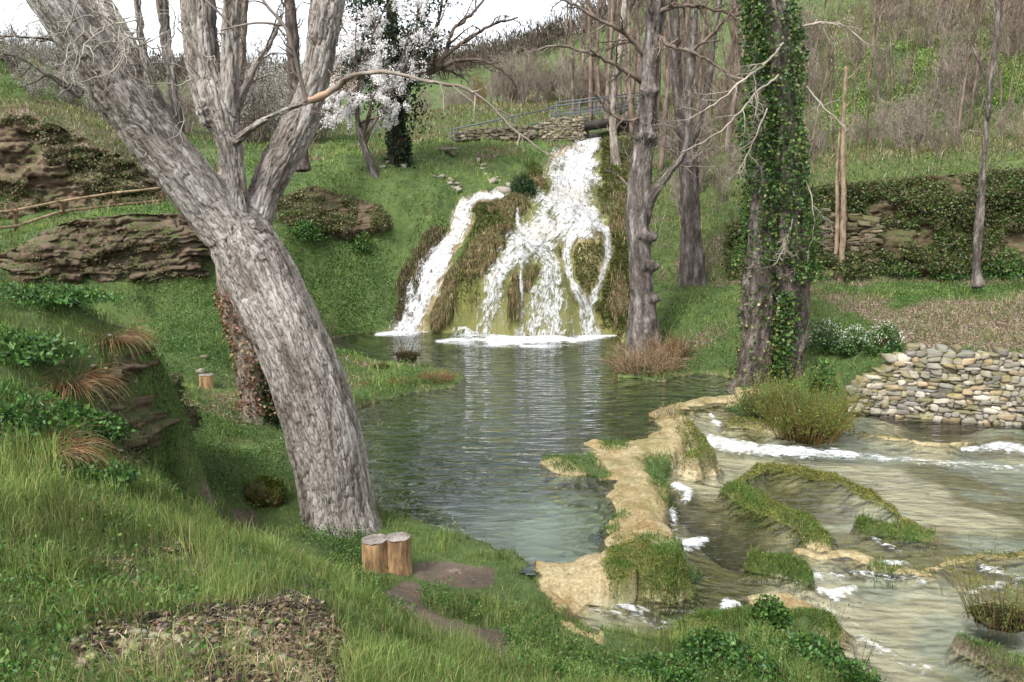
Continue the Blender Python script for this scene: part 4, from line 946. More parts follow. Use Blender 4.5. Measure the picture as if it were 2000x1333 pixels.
def trunk_mesh(name, limbs, voxel, parent, mat, seed, depth=.03, elong=.22, fs=7., burls=(), flare=None, tint=(1,1,1), lump=.03, smooth_it=4):
    mb = MB()
    for L in limbs: mb.tube(L[:, :3], L[:, 3], 20)
    for (c, r) in burls:
        V, Fq = stone_shape(0, True, 2.2); mb.add(V*np.array(r)+np.array(c), Fq)
    V, Q, N = remesh(mb, voxel)
    # laplacian smoothing blends the crotches
    E = np.concatenate([Q[:, [0, 1]], Q[:, [1, 2]], Q[:, [2, 3]], Q[:, [3, 0]]])
    for it in range(smooth_it):
        S = np.zeros_like(V); Cn = np.zeros(len(V))
        for k in range(3): S[:, k] = np.bincount(E[:, 0], V[E[:, 1], k], len(V))+np.bincount(E[:, 1], V[E[:, 0], k], len(V))
        Cn = np.bincount(E[:, 0], minlength=len(V))+np.bincount(E[:, 1], minlength=len(V)); V = V+.6*(S/Cn[:, None]-V)
    # nearest limb frame
    best = np.full(len(V), 1e9); bk = np.zeros((len(V), 3))
    gb = np.full(len(V), 1e9); gbk = bk
    for li, L in enumerate(limbs):
        best = np.full(len(V), 1e9); bk = np.zeros((len(V), 3)); brad = np.ones(len(V)); P_ = L[:, :3]; s = np.concatenate([[0], np.cumsum(np.linalg.norm(np.diff(P_, axis=0), axis=1))])
        for i in range(0, len(P_)-1, 3):
            j = min(i+3, len(P_)-1); a, c = P_[i], P_[j]; d = c-a; l2 = d@d+1e-9; t = np.clip((V-a)@d/l2, 0, 1); pp = a+t[:, None]*d; dd = np.linalg.norm(V-pp, axis=1); rad_ = L[i, 3]*(1-t)+L[j, 3]*t
            m = dd < best
            if m.any():
                ax = d/np.sqrt(l2); rel = V[m]-pp[m]; e1 = np.cross(ax, [0, 1, 0]); e1 /= np.linalg.norm(e1)+1e-9; e2 = np.cross(ax, e1)
                rr = np.maximum(np.linalg.norm(rel, axis=1), 1e-3)
                best[m] = dd[m]; brad[m] = np.maximum(rad_[m], .01); bk[m, 0] = rel@e1; bk[m, 1] = rel@e2; bk[m, 2] = (s[i]+t[m]*(s[j]-s[i]))+li*3.7*0
        sc_ = best/brad+.22*fbm(V[:, 0]*6, V[:, 1]*6, V[:, 2]*6, 3, 77+li); m = sc_ < gb; gb = np.where(m, sc_, gb); gbk = np.where(m[:, None], bk, gbk)
    bk = gbk
    X_, Y_, Z_ = bk[:, 0]*fs, bk[:, 1]*fs, bk[:, 2]*fs*elong
    wx = .3*fbm(X_*.6, Y_*.6, Z_*2.2, 2, seed+3)
    r1 = np.exp(-np.abs(fbm(X_+wx, Y_+wx, Z_, 3, seed, .5))*11)
    r2 = np.exp(-np.abs(fbm(X_*.55, Y_*.55+wx, Z_*.6, 3, seed+7, .5))*9)
    cr = np.clip(.75*r1+.8*r2, 0, 1)
    plates = fbm(X_*1.3, Y_*1.3, Z_*4., 3, seed+11)
    dsp = -depth*cr+depth*.35*plates+lump*fbm(bk[:, 0]*2.2, bk[:, 1]*2.2, bk[:, 2]*1.2, 3, seed+13)
    V = V+N*dsp[:, None]
    c = np.tile(np.array([*tint, 1.]), (len(V), 1))
    mesh_np(name, V, [Q], mat, parent, attrs={'bark': np.stack([bk[:, 0], bk[:, 1], bk[:, 2]*elong*1.2], 1), 'crack': np.clip(cr*1.15-.35, 0, 1)*.65, 'Col': c})
    return V, N
def wiggle(p0, d, L, n, r0, r1, curl=.25, grav=0., up=0.):
    P_ = [np.array(p0, float)]; d = np.array(d, float); d /= np.linalg.norm(d)
    for i in range(n):
        d = d+rng.normal(0, curl, 3)+np.array([0, 0, up-grav]); d /= np.linalg.norm(d)
        P_.append(P_[-1]+d*L/n)
    return np.array(P_), np.linspace(r0, r1, n+1), d
def twigs(mb, P_, r, depth, nb, lr, curl=.2, grav=0., up=.05, minr=.004, col=(1,1,1), spread=1., start=.25, tips=None, k=4):
    """recursive side branches"""
    P_ = np.asarray(P_); n = len(P_); tot = np.linalg.norm(np.diff(P_, axis=0), axis=1).sum()
    for i in range(nb):
        t = start+(1-start)*(i+rng.random())/nb; a = t*(n-1); j = min(int(a), n-2); f = a-j; p = P_[j]*(1-f)+P_[j+1]*f; ax = P_[j+1]-P_[j]; ax = ax/(np.linalg.norm(ax)+1e-9)
        q = rng.normal(size=3); q -= (q@ax)*ax; q /= np.linalg.norm(q)+1e-9; d = ax*rng.uniform(.3, .9)+q*spread*rng.uniform(.5, 1)
        rr = max(np.interp(a, np.arange(n), r)*.6, minr); L = tot*lr*rng.uniform(.5, 1.1)*(1.1-.5*t)
        Q_, r_, _ = wiggle(p, d, L, 5 if depth > 1 else 4, rr, minr*.6, curl, grav, up)
        mb.tube(Q_, r_, 5 if rr > .02 else (k if rr > .008 else 3), col, cap=False)
        if tips is not None: tips.append(Q_)
        if depth > 1: twigs(mb, Q_, r_, depth-1, max(int(nb*.8), 2), lr, curl, grav, up, minr, col, spread, start, tips, k)

# the leaning foreground tree
Y0 = 9.0
big = empty('leaning_tree', PY(668,1050,Y0), 'huge leaning tree with furrowed pale grey bark and forked limbs in the left foreground', 'tree')
trunkL = limb([(700,1230,Y0,240),(684,1120,Y0,212),(668,1045,Y0,172),(655,975,Y0,150),(640,880,Y0,148),(610,770,Y0,148),(566,660,Y0,144),(520,560,Y0+.05,140),(482,490,Y0+.05,134),(466,450,Y0+.05,112),(450,420,Y0+.05,70),(440,400,Y0+.05,30)])
limbs = [trunkL,
 limb([(500,500,Y0,110),(440,440,Y0,108),(378,362,Y0-.1,104),(316,290,Y0-.2,98),(250,205,Y0-.35,96),(185,112,Y0-.5,92),(112,10,Y0-.7,90),(30,-100,Y0-.9,84)]),
 limb([(360,330,Y0+.1,60),(318,250,Y0+.15,62),(275,165,Y0+.2,58),(225,70,Y0+.2,56),(175,-20,Y0+.2,52),(130,-110,Y0+.2,48)]),
 limb([(478,500,Y0,80),(468,420,Y0,50),(460,350,Y0,46),(444,270,Y0,52),(420,208,Y0+.05,72),(402,150,Y0+.1,64),(393,90,Y0+.12,64),(388,20,Y0+.15,66),(384,-110,Y0+.2,56)]),
 limb([(448,260,Y0,30),(448,180,Y0,36),(450,100,Y0,36),(454,0,Y0,36),(460,-110,Y0,32)]),
 limb([(492,500,Y0+.05,80),(506,415,Y0+.2,62),(530,350,Y0+.35,68),(565,280,Y0+.45,68),(600,205,Y0+.5,56),(622,130,Y0+.5,54),(634,50,Y0+.5,62),(646,-30,Y0+.5,62),(660,-120,Y0+.5,50)]),
 limb([(352,270,Y0+.3,22),(338,160,Y0+.35,22),(322,60,Y0+.4,24),(310,-90,Y0+.4,22)]),
 limb([(300,190,Y0,18),(280,90,Y0+.1,18),(258,-80,Y0+.1,16)]),
 limb([(462,275,Y0-.1,20),(500,246,Y0-.35,17),(560,215,Y0-.6,15),(606,198,Y0-.7,13)]),
 limb([(460,215,Y0+.2,20),(500,130,Y0+.4,16),(540,60,Y0+.6,12),(575,-60,Y0+.8,9)]),
 limb([(160,185,Y0-.3,24),(100,150,Y0-.5,15),(40,115,Y0-.7,9),(-30,95,Y0-.9,7)]),
 limb([(150,80,Y0-.4,20),(80,75,Y0-.6,12),(0,70,Y0-.8,9),(-60,60,Y0-.9,7)]),
 limb([(640,20,Y0+.5,24),(600,-20,Y0+.4,18),(560,-80,Y0+.4,14)]),
]
bur = []
for (px, py, r) in [(245,268,.06),(262,292,.075),(238,240,.05),(285,330,.05),(394,212,.07),(398,236,.055)]: bur.append((PY(px, py, Y0-.15), (r, r*.9, r*1.3)))
for (px, py, r) in [(590,930,.05)]: bur.append((PY(px, py, Y0-.22), (r, r*.6, r*1.4)))
trunk_mesh('trunk', limbs, .0115, big, M['bark_grey'], 3, depth=.03, elong=.18, fs=19., burls=bur, lump=.035, smooth_it=7)
# torn side branch hanging across, and its long bare twig (part of the same tree)
mb = MB(); tips = []
Lt = limb([(604,199,Y0-.7,12),(640,182,Y0-.72,11),(672,158,Y0-.75,12),(700,146,Y0-.8,9),(760,141,Y0-.85,7),(820,157,Y0-.9,6),(880,166,Y0-.9,6),(930,185,Y0-.9,6),(970,220,Y0-.9,5.5),(1010,258,Y0-.9,4.5),(1060,296,Y0-.9,3)])
cb_ = np.array([[.62,.56,.52]])*np.ones((len(Lt), 1)); cb_[:max(len(Lt)//7, 2)] = (.9,.66,.5); mb.tube(Lt[:, :3]+rng.normal(0, .006, (len(Lt), 3)), Lt[:, 3]*rng.uniform(.75, 1.2, len(Lt)), 7, np.vstack([np.repeat(cb_, 7, 0), [[.6,.5,.4]]*2]), rough=.5)
twigs(mb, Lt[len(Lt)//3:, :3], Lt[len(Lt)//3:, 3], 2, 11, .22, .2, .12, 0, .0035, (.8,.75,.7))
for off in range(5):
    a = len(Lt)//6; Q_, r_, _ = wiggle(Lt[a+off, :3], (rng.normal(0, .3), -.2, .3 if off < 2 else -1), .18, 4, .008, .002, .3); mb.tube(Q_, r_, 4, (1.3,.9,.6))
mb.build('broken_branch', M['twig_pale'], big)
mb = MB(); L2 = limb([(600,200,Y0-.68,11),(594,180,Y0-.7,9),(575,110,Y0-.75,8),(558,55,Y0-.8,7),(520,10,Y0-.8,6),(490,-40,Y0-.8,4)]); mb.tube(L2[:, :3], L2[:, 3], 6)
twigs(mb, L2[:, :3], L2[:, 3], 2, 8, .35, .2, 0, .05, .003)
for (a_, b_, c_) in [((555,50),(500,45),(430,60)),((470,70),(400,0),(340,-20))]:
    L3 = limb([(*a_, Y0-.8, 5), (*b_, Y0-.8, 4), (*c_, Y0-.8, 3)]); mb.tube(L3[:, :3], L3[:, 3], 4)
# fine twigs on the upper limbs
for li, nb, dp in ((1, 20, 3), (2, 14, 3), (3, 16, 3), (5, 14, 3), (9, 10, 2), (10, 9, 2), (11, 8, 2), (7, 6, 2), (4, 14, 2), (12, 6, 2)):
    L_ = limbs[li][len(limbs[li])//3 if li < 9 else 0:]; rr = np.full(len(L_), .018)
    twigs(mb, L_[:, :3], rr, dp, nb, .22 if li < 9 else .4, .2, .03, .03, .0035, (.9,.85,.75), start=.1)
mb.build('twigs', M['twig'], big)
mb = MB()
for k in range(34):   # pale curling dead twigs hanging over the left limb
    t = rng.random(); px = 120+230*t+rng.normal(0, 25); py = -10+130*t+rng.normal(0, 30); p = PY(px, py, Y0-.95-rng.random()*.25)
    Q_, r_, _ = wiggle(p, (rng.normal(0, .8), rng.normal(0, .3), -.5+rng.normal(0, .5)), rng.uniform(.5, .95), 12, .008, .003, .33, .1); mb.tube(Q_, r_, 5, (.8,.78,.74), cap=False)
    twigs(mb, Q_, r_, 1, 5, .4, .42, .08, 0, .003, (1.1,1.1,1.1))
mb.build('dead_twigs', M['twig_pale'], big)

def ground_at(px, py, Y0, Y1): return on(px, py, Y0, Y1)
G = lambda *c: np.array([c])
def var(c, n, v=.3, hue=.08):
    c = np.asarray(c, float).reshape(-1, 3); c = c[rng.integers(len(c), size=n)]
    return np.clip(c*rng.uniform(1-v, 1+v, (n, 1))*(1+rng.normal(0, hue, (n, 3))), .003, 1)
IVY = ((.035,.085,.018),(.06,.12,.025),(.09,.16,.035),(.15,.2,.05),(.025,.055,.018),(.045,.09,.025))
DRY = ((.16,.085,.05),(.25,.16,.09),(.1,.05,.03),(.3,.22,.15))
def ivy_on(name, limbs_, parent, n, off, size, cols, zr=(0, 1), mat='leaf', spread=1.):
    mb = MB(); tot = [len(L) for L in limbs_]
    for L in limbs_:
        k = int(n*len(L)/sum(tot)); t = rng.uniform(zr[0], zr[1], k)
        if spread > 0:   # clumps
            pass
        a = t*(len(L)-1); i = np.minimum(a.astype(int), len(L)-2); f = (a-i)[:, None]
        c = L[i, :3]*(1-f)+L[i+1, :3]*f; r = L[i, 3]
        th = rng.uniform(0, 2*np.pi, k); hz_ = t*len(L)*.12; cl_ = fbm(np.cos(th)*1.3, np.sin(th)*1.3, hz_*1.6, 4, 9, .65); keep = cl_+rng.normal(0, .12, k) > (-.16 if spread > 0 else -9); t, th, cl_, c, r = t[keep], th[keep], cl_[keep], c[keep], r[keep]; k = len(t); lump = np.clip(.55+2.4*np.clip(cl_+.1, -.2, .8), .2, 2.2)
        rr = r*1.0+off*lump*rng.uniform(.1, 1, k)**.7
        c = c+np.stack([np.cos(th)*rr, np.sin(th)*rr, rng.normal(0, .05, k)], 1)
        mb.leaves(c, size*rng.uniform(.6, 1.3, k), var(cols, k, .35), up=-.3, aspect=.9)
    return mb.build(name, M[mat], parent)
# second trunk, half hidden behind the leaning tree
T2 = empty('ivy_clad_tree', ground_at(500,822,11,16), 'slimmer tree with brown withered ivy and one green strand, half hidden behind the leaning tree', 'tree')
y2 = T2.location[1]
L2_ = [limb([(502,850,y2,92),(503,815,y2,72),(498,770,y2,60),(488,700,y2,56),(470,620,y2+.1,54),(450,560,y2+.1,52),(440,480,y2+.2,46),(440,380,y2+.3,40),(452,250,y2+.4,32),(470,100,y2+.5,24),(480,-60,y2+.6,18)])]
trunk_mesh('trunk', L2_, .024, T2, M['bark_grey'], 8, depth=.03, fs=8., tint=(.75,.68,.62), lump=.05)
ivy_on('withered_ivy', [L2_[0][int(len(L2_[0])*.14):int(len(L2_[0])*.5)]], T2, 2600, .09, .055, DRY, mat='dry')
mb = MB(); Lg = L2_[0]; k = 900; t = rng.uniform(.05, .42, k); i = (t*(len(Lg)-1)).astype(int); c = Lg[i, :3].copy(); th = rng.normal(-.4, .35, k); rr = Lg[i, 3]+rng.uniform(.0, .09, k); c += np.stack([np.cos(th)*rr, np.sin(th)*rr, np.zeros(k)], 1)
mb.leaves(c, .065*rng.uniform(.7, 1.2, k), var(((.02,.05,.015),(.04,.09,.025)), k), up=-.3, aspect=.9); mb.build('green_ivy', M['leaf'], T2)
mb = MB(); twigs(mb, Lg[len(Lg)//2:, :3], np.full(len(Lg)-len(Lg)//2, .02), 2, 16, .3, .2, 0, .05, .004); mb.build('twigs', M['twig'], T2)

def tree(name, label, pts, vox, mat, tint=(1,1,1), seed=1, tw=None, extra=(), burls=(), depth=.03, base=None, fs=7., sm=10):
    L = [limb(q) for q in [pts]+list(extra)]
    base = base or PY(*pts[0][:3]); t = empty(name, base, label, 'tree')
    bl = [(PY(*q[0]), q[1]) for q in burls]
    trunk_mesh('trunk', L, vox, t, mat, seed, depth=depth, burls=bl, tint=tint, fs=fs, smooth_it=sm, lump=.06)
    if tw:
        mb = MB()
        for li, nb, dp, lr, st in tw:
            Lq = L[li][int(len(L[li])*st):]; twigs(mb, Lq[:, :3], np.maximum(Lq[:, 3]*.25, .012), dp, nb, lr, .16, 0, .06, .006, (1,1,1), start=.02)
        mb.build('branches', M['twig'], t)
    return t, L
# pollard by the right edge of the falls
t6, L6 = tree('burred_tree', 'gnarled grey tree with dark burrs standing at the right edge of the waterfall', [(1262,690,21.3,78),(1258,650,21.3,66),(1254,580,21.3,54),(1250,500,21.3,48),(1246,420,21.3,46),(1252,330,21.3,44),(1262,250,21.3,42),(1268,150,21.3,38),(1274,60,21.3,34),(1284,-80,21.3,28)], .034, M['bark_brown'], (1.25,1.22,1.2), 21,
     tw=[(0, 26, 3, .2, .45), (1, 12, 2, .35, .3)], extra=[[(1256,430,21.3,30),(1275,385,21.2,20),(1305,340,21.1,20),(1338,292,21.0,19),(1346,180,21.,17),(1354,80,21.,14),(1362,-60,21,10)],[(1270,130,21.3,20),(1290,60,21.4,16),(1310,-60,21.5,12)]],
     burls=[((1262,462,21.15),(.34,.26,.16)),((1268,520,21.15),(.3,.26,.15)),((1268,582,21.15),(.36,.28,.16)),((1258,625,21.15),(.34,.28,.14)),((1262,268,21.15),(.32,.26,.15)),((1270,180,21.15),(.28,.24,.14)),((1240,560,21.2),(.2,.2,.2)),((1250,500,21.2),(.3,.24,.12))], depth=.035)
mb = MB()
for pts in [[(1268,170,21.3,12),(1215,135,21.0,9),(1150,105,20.8,7),(1090,90,20.6,5),(1040,100,20.4,3)],[(1268,120,21.3,12),(1225,70,21.,9),(1175,40,20.8,7),(1120,10,20.6,5),(1060,-20,20.5,3)],[(1272,60,21.3,10),(1310,90,21.,8),(1370,110,20.8,6),(1440,160,20.6,4)],[(1262,230,21.3,9),(1220,235,21.,6),(1185,215,20.9,4),(1160,180,20.8,3)],[(1274,30,21.3,10),(1330,10,21.,8),(1400,20,20.9,6),(1470,45,20.8,4)],[(1350,100,21.,8),(1400,60,20.9,6),(1460,-20,20.8,4)]]:
    Lq = limb(pts); mb.tube(Lq[:, :3]+rng.normal(0, .015, (len(Lq), 3)), Lq[:, 3], 5, (.9,.85,.8)); twigs(mb, Lq[:, :3], Lq[:, 3], 3, 11, .35, .2, .03, .02, .006, (.9,.85,.8), start=.1)
mb.build('branches', M['twig'], t6)
t7, L7 = tree('dark_pollard', 'dark stout pollard trunk right of the burred tree, wound with bare creeper', [(1354,580,24.3,70),(1353,530,24.3,54),(1350,450,24.5,40),(1348,380,24.5,38),(1346,320,24.5,38),(1340,280,24.5,30),(1322,160,24.5,26),(1318,60,24.5,22),(1310,-60,24.5,18)], .045, M['bark_brown'], (.85,.8,.78), 22, tw=[(0, 24, 3, .22, .4)], extra=[[(1346,320,24.6,26),(1362,250,24.8,18),(1385,150,25,15),(1400,40,25.2,12),(1415,-80,25.5,9)]])
t8, L8 = tree('pale_tree', 'slim pale grey tree standing just right of the footbridge opening', [(1208,350,33.6,26),(1204,320,33.6,22),(1198,270,33.6,19),(1196,220,33.6,17),(1203,150,33.6,15),(1216,60,33.7,13),(1225,-60,33.8,10)], .04, M['bark_grey'], (1,.95,.9), 23, tw=[(0, 22, 3, .22, .35)])
t10 = empty('ivy_twin_tree', ground_at(1505,738,15,19), 'twin trunked tree smothered in glossy green ivy rising beside the dry stone wall', 'tree')
y10 = t10.location[1]
L10 = [limb([(1465,790,y10,96),(1470,740,y10,76),(1476,680,y10,68),(1480,600,y10+.05,66),(1486,520,y10+.1,62),(1490,430,y10+.1,56),(1492,320,y10+.15,50),(1490,200,y10+.2,40),(1488,80,y10+.25,34),(1486,-80,y10+.3,28)]),
       limb([(1535,770,y10-.1,80),(1536,700,y10-.1,62),(1546,640,y10-.1,66),(1552,570,y10-.1,62),(1546,500,y10-.1,62),(1540,400,y10-.1,54),(1534,300,y10-.1,52),(1530,180,y10-.1,48),(1520,60,y10-.1,46),(1510,-80,y10-.1,40)])]
trunk_mesh('trunk', L10, .03, t10, M['bark_brown'], 31, depth=.045, fs=7., tint=(1.05,.98,.93), burls=[(PY(1560,600,y10-.15),(.27,.2,.16)),(PY(1556,530,y10-.15),(.28,.2,.14)),(PY(1468,600,y10),(.3,.2,.18)),(PY(1545,650,y10-.15),(.25,.2,.12)),(PY(1478,520,y10),(.3,.24,.12))], lump=.11, smooth_it=10)
def sub(L, a, b): n = len(L); return L[int(n*a):int(n*b)]
ivy_on('ivy', [sub(L10[1], .38, 1), sub(L10[0], .46, 1)], t10, 25000, .21, .07, IVY)
ivy_on('ivy', [sub(L10[0], .12, .45)], t10, 1100, .06, .07, IVY+((.3,.24,.12),))
mb = MB(); k = 1500; t = rng.uniform(.02, .34, k); Lg = L10[1]; i = (t*(len(Lg)-1)).astype(int); c = Lg[i, :3].copy(); th = rng.normal(-2.35, .45, k); rr = Lg[i, 3]+rng.uniform(0, .12, k); c += np.stack([np.cos(th)*rr, np.sin(th)*rr, np.zeros(k)], 1)
mb.leaves(c, .08*rng.uniform(.7, 1.2, k), var(IVY, k), up=-.3, aspect=.9); mb.build('ivy', M['leaf'], t10)
mb = MB(); tips = []
for (pts) in [[(1530,85,y10-.4,9),(1500,120,y10-.6,8),(1460,150,y10-.8,7),(1400,200,y10-1,5),(1340,235,y10-1.1,3)],[(1520,150,y10-.4,8),(1480,180,y10-.7,6),(1450,215,y10-.8,5),(1400,260,y10-1,4),(1330,300,y10-1.2,3)],[(1550,60,y10-.3,9),(1600,45,y10-.5,8),(1650,55,y10-.6,6),(1700,90,y10-.8,3)],[(1560,150,y10-.3,7),(1600,200,y10-.5,6),(1640,240,y10-.6,4),(1670,260,y10-.7,2)],[(1500,210,y10-.5,6),(1460,300,y10-.6,5),(1440,340,y10-.7,3)],[(1560,300,y10-.3,5),(1590,420,y10-.4,4),(1575,520,y10-.5,3)],[(1548,430,y10-.5,5),(1535,480,y10-.5,4),(1510,520,y10-.5,3)]]:
    Lq = limb(pts); Lq[:, 3] *= .6; mb.tube(Lq[:, :3]+rng.normal(0, .012, (len(Lq), 3)), Lq[:, 3], 5, (.85,.8,.75)); twigs(mb, Lq[:, :3], Lq[:, 3], 2, 12, .42, .22, .04, 0, .004, (.8,.75,.7))
mb.build('branches', M['twig_pale'], t10)

for L_, t_ in ((L6[0], t6), (L7[0], t7), (L10[0][:len(L10[0])//2], t10), (L10[1][:len(L10[1])//2], t10)):
    mb = MB()
    for k in range(110):
        i = rng.integers(2, len(L_)-2); a = rng.uniform(0, 6.28); d = (math.cos(a), math.sin(a), rng.uniform(-.6, 1.)); r0 = L_[i, 3]
        Q_, r_, _ = wiggle(L_[i, :3]+np.array([math.cos(a), math.sin(a), 0])*r0*.9, d, rng.uniform(.15, .55), 6, .007, .003, .35, .03); mb.tube(Q_, r_, 3, (.75,.62,.52), cap=False)
    mb.build('sprouts', M['twig_brown'], t_)
# dark ivy tree and blossom tree on the ridge
x, y, z = ground_at(776,318,28,33)
t4 = empty('dark_ivy_tree', (x, y, z), 'tall tree wrapped in very dark ivy on the grassy ridge left of the falls', 'tree')
L4 = [limb([(777,330,y,40),(776,300,y,30),(778,240,y,26),(774,160,y,26),(768,80,y,24),(764,0,y,20),(762,-90,y,14)]), limb([(776,170,y,12),(800,110,y,9),(815,40,y,8),(822,-60,y,6)]), limb([(774,190,y,12),(735,120,y,9),(710,40,y,8),(700,-60,y,6)])]
trunk_mesh('trunk', L4, .06, t4, M['bark_brown'], 41, tint=(.6,.55,.5))
DIVY = ((.012,.03,.012),(.025,.05,.018),(.045,.075,.025),(.008,.018,.008))
ivy_on('ivy', [sub(L4[0], 0, .42)], t4, 3000, .16, .1, DIVY); mb = MB(); k = 15000
for L in (sub(L4[0], .33, 1), L4[1], L4[2]):
    n = k//3; t = rng.random(n); i = (t*(len(L)-1)).astype(int); c = L[i, :3]+rng.normal(size=(n, 3))*np.array([.62, .6, .35]); cl = fbm(c[:, 0]*1.1, c[:, 1]*1.1, c[:, 2]*1.1, 3, 13); c = c[cl > -.08]
    mb.leaves(c, .13*rng.uniform(.6, 1.2, len(c)), var(DIVY, len(c)), aspect=.8)
mb.build('crown', M['leaf'], t4)
mb = MB()
for pts in [[(778,185,y,16),(815,150,y-.2,15),(850,134,y-.3,14),(872,100,y-.3,9),(885,60,y-.3,7),(930,20,y-.2,5),(960,-30,y-.2,3)],[(866,112,y-.3,8),(910,80,y-.4,7),(960,50,y-.4,5),(1010,35,y-.4,3)],[(850,134,y-.3,10),(890,120,y-.5,8),(940,118,y-.6,6),(985,140,y-.6,5),(1010,170,y-.6,3)],[(780,150,y,12),(820,110,y-.3,9),(850,60,y-.3,7),(862,10,y-.3,5),(870,-60,y-.2,3)]]:
    Lq = limb(pts); mb.tube(Lq[:, :3]+rng.normal(0, .02, (len(Lq), 3)), Lq[:, 3], 6, (.6,.55,.5)); twigs(mb, Lq[:, :3], Lq[:, 3], 3, 9, .34, .2, .03, .03, .008, (.6,.55,.5), start=.15)
mb.build('bare_limbs', M['twig'], t4)
x, y, z = ground_at(731,343,26,31)
t3 = empty('blossom_tree', (x, y, z), 'leaning fruit tree hung with white blossom on the ridge, beside the dark ivy tree', 'tree')
L3_ = [limb([(733,352,y,20),(728,330,y,17),(716,300,y,15),(706,270,y,13),(698,230,y,11),(696,180,y,9),(702,120,y,7),(710,60,y,6)])]
trunk_mesh('trunk', L3_, .03, t3, M['bark_brown'], 43, tint=(1,1,1))
mb = MB(); tips = []
for (ex, ey) in [(640,250),(620,190),(650,120),(690,60),(740,20),(790,60),(820,130),(800,190),(770,230),(740,250),(680,270),(660,230),(720,110),(760,130),(700,-10),(780,-20),(840,40),(620,60),(600,290),(650,30),(830,-10),(745,60)]:
    st = L3_[0][rng.integers(len(L3_[0])//3, len(L3_[0])-4)]
    e = np.array(PY(ex, ey, y-.3+rng.normal(0, .7))); mid = (st[:3]+e)/2+np.array([0, 0, .5])+rng.normal(0, .2, 3)
    tt = np.linspace(0, 1, 12)[:, None]; Q_ = st[:3]*(1-tt)**2+2*mid*tt*(1-tt)+e*tt**2+rng.normal(0, .03, (12, 3))
    r_ = np.linspace(.045, .012, 12); mb.tube(Q_, r_, 5, (.7,.65,.6)); tips.append(Q_[4:])
    twigs(mb, Q_, r_, 3, 7, .38, .22, .12, 0, .006, (.7,.65,.6), tips=tips)
mb.build('branches', M['twig'], t3)
mb = MB(); Pb = np.concatenate([q for q in tips]); k = 36000; c = Pb[rng.integers(len(Pb), size=k)]+rng.normal(0, .05, (k, 3)); dens = fbm(c[:, 0]*.8, c[:, 1]*.8, c[:, 2]*.8, 3, 4); c = c[dens+rng.normal(0, .15, k) > -.05]
mb.leaves(c, .062*rng.uniform(.5, 1.2, len(c)), var(((.9,.88,.88),(.85,.82,.8)), len(c), .1, .02), aspect=1.); mb.build('blossom', M['petal'], t3)
tree('dark_brown_tree', 'dark brown trunk seen between the right limb of the leaning tree and the blossom', [(588,335,26.5,44),(586,300,26.5,34),(584,240,26.5,30),(576,160,26.5,28),(570,60,26.5,24),(560,-60,26.5,18)], .05, M['bark_brown'], (.9,.8,.75), 44, tw=[(0, 20, 3, .22, .3)])

# ---- bare trees from a few prototypes
def bare_proto(h, r, seed, nb=14, lr=.3, levels=3, col=(1,1,1), up=.12, straight=.05, fork=True, mat='twig', minr=.008, multi=1, spread=.8, leafcol=None, nl=0, start=.2):
    global rng
    rng = np.random.default_rng(seed); tr = MB(); brn = MB(); tips = []
    for m in range(multi):
        Q_, r_, _ = wiggle((rng.normal(0, .12)*(multi > 1), rng.normal(0, .12)*(multi > 1), -.3), (rng.normal(0, .25)*(multi > 1)+rng.normal(0, .05), rng.normal(0, .2)*(multi > 1), 1), h*rng.uniform(.75, 1.05), 16, r, r*.2, straight, 0, .1)
        tr.tube(Q_, r_, 8 if r > .05 else 5, col, rough=.2); twigs(brn, Q_, r_*.6, levels, nb, lr, .16, 0, up, minr, col, spread, start, tips, 3)
    lv = None
    if nl:
        Pb = np.concatenate(tips); c = Pb[rng.integers(len(Pb), size=nl)]+rng.normal(0, .06, (nl, 3)); lv = MB(); lv.leaves(c, .06*rng.uniform(.6, 1.3, nl), var(leafcol, nl))
    return tr, brn, lv
class Proto:
    def __init__(s, kind, h, r, seed, mat, lmat='leaf', leafname='leaves', **kw):
        tr, br_, lv = bare_proto(h, r, seed, **kw); s.first = True; s.h = h; s.kind = kind
        s.parts = [('trunk', tr, mat)]+[('branches', br_, mat)]+([(leafname, lv, lmat)] if lv else [])
        s.meshes = []
        for n_, m_, mt_ in s.parts:
            o = m_.build(n_, M[mt_], origin=(0, 0, 0)); s.meshes.append((n_, o.data)); bpy.data.objects.remove(o)
    def put(s, px, py, Y, hpx, label, cat='tree', group=None, sc=None, width=1., rot=None, xyz=None):
        if xyz is None: p = PY(px, py, Y); x, y = p[0], p[1]
        else: x, y = xyz[:2]
        z = float(Hh(x, y)); k = sc if sc else (hpx/F*y)/s.h
        t = empty(s.kind, (x, y, z), label, cat, group)
        t.scale = (k*width, k*width, k); t.rotation_euler = (rng.normal(0, .03), rng.normal(0, .03), rng.uniform(0, 6.28) if rot is None else rot)
        for n_, me in s.meshes:
            o = bpy.data.objects.new(n_, me); COL.objects.link(o); o.parent = t
        return t
pop = [Proto('poplar_tree', 14, .17, 100+i, 'twig', nb=26, lr=.2, levels=3, up=.35, spread=.5, straight=.03, col=(1.0,.93,.85)) for i in range(3)]
bsh = [Proto('bare_shrub', 4, .03, 200+i, 'twig', nb=11, lr=.42, levels=2, multi=9, up=.1, col=(1.5,1.5,1.45), straight=.08, minr=.009) for i in range(3)]
gsh = [Proto('budding_shrub', 4, .03, 220+i, 'twig_brown', nb=8, lr=.4, levels=2, multi=8, up=.1, col=(1.5,1.4,1.1), straight=.08, minr=.009, leafcol=((.12,.14,.04),(.2,.19,.06)), nl=2600) for i in range(2)]
wsh = [Proto('blossom_shrub', 4, .03, 240+i, 'twig', 'petal', 'blossom', nb=8, lr=.4, levels=2, multi=8, up=.05, straight=.1, minr=.01, leafcol=((.6,.58,.54),(.5,.5,.45)), nl=3200, col=(.9,.85,.8)) for i in range(2)]
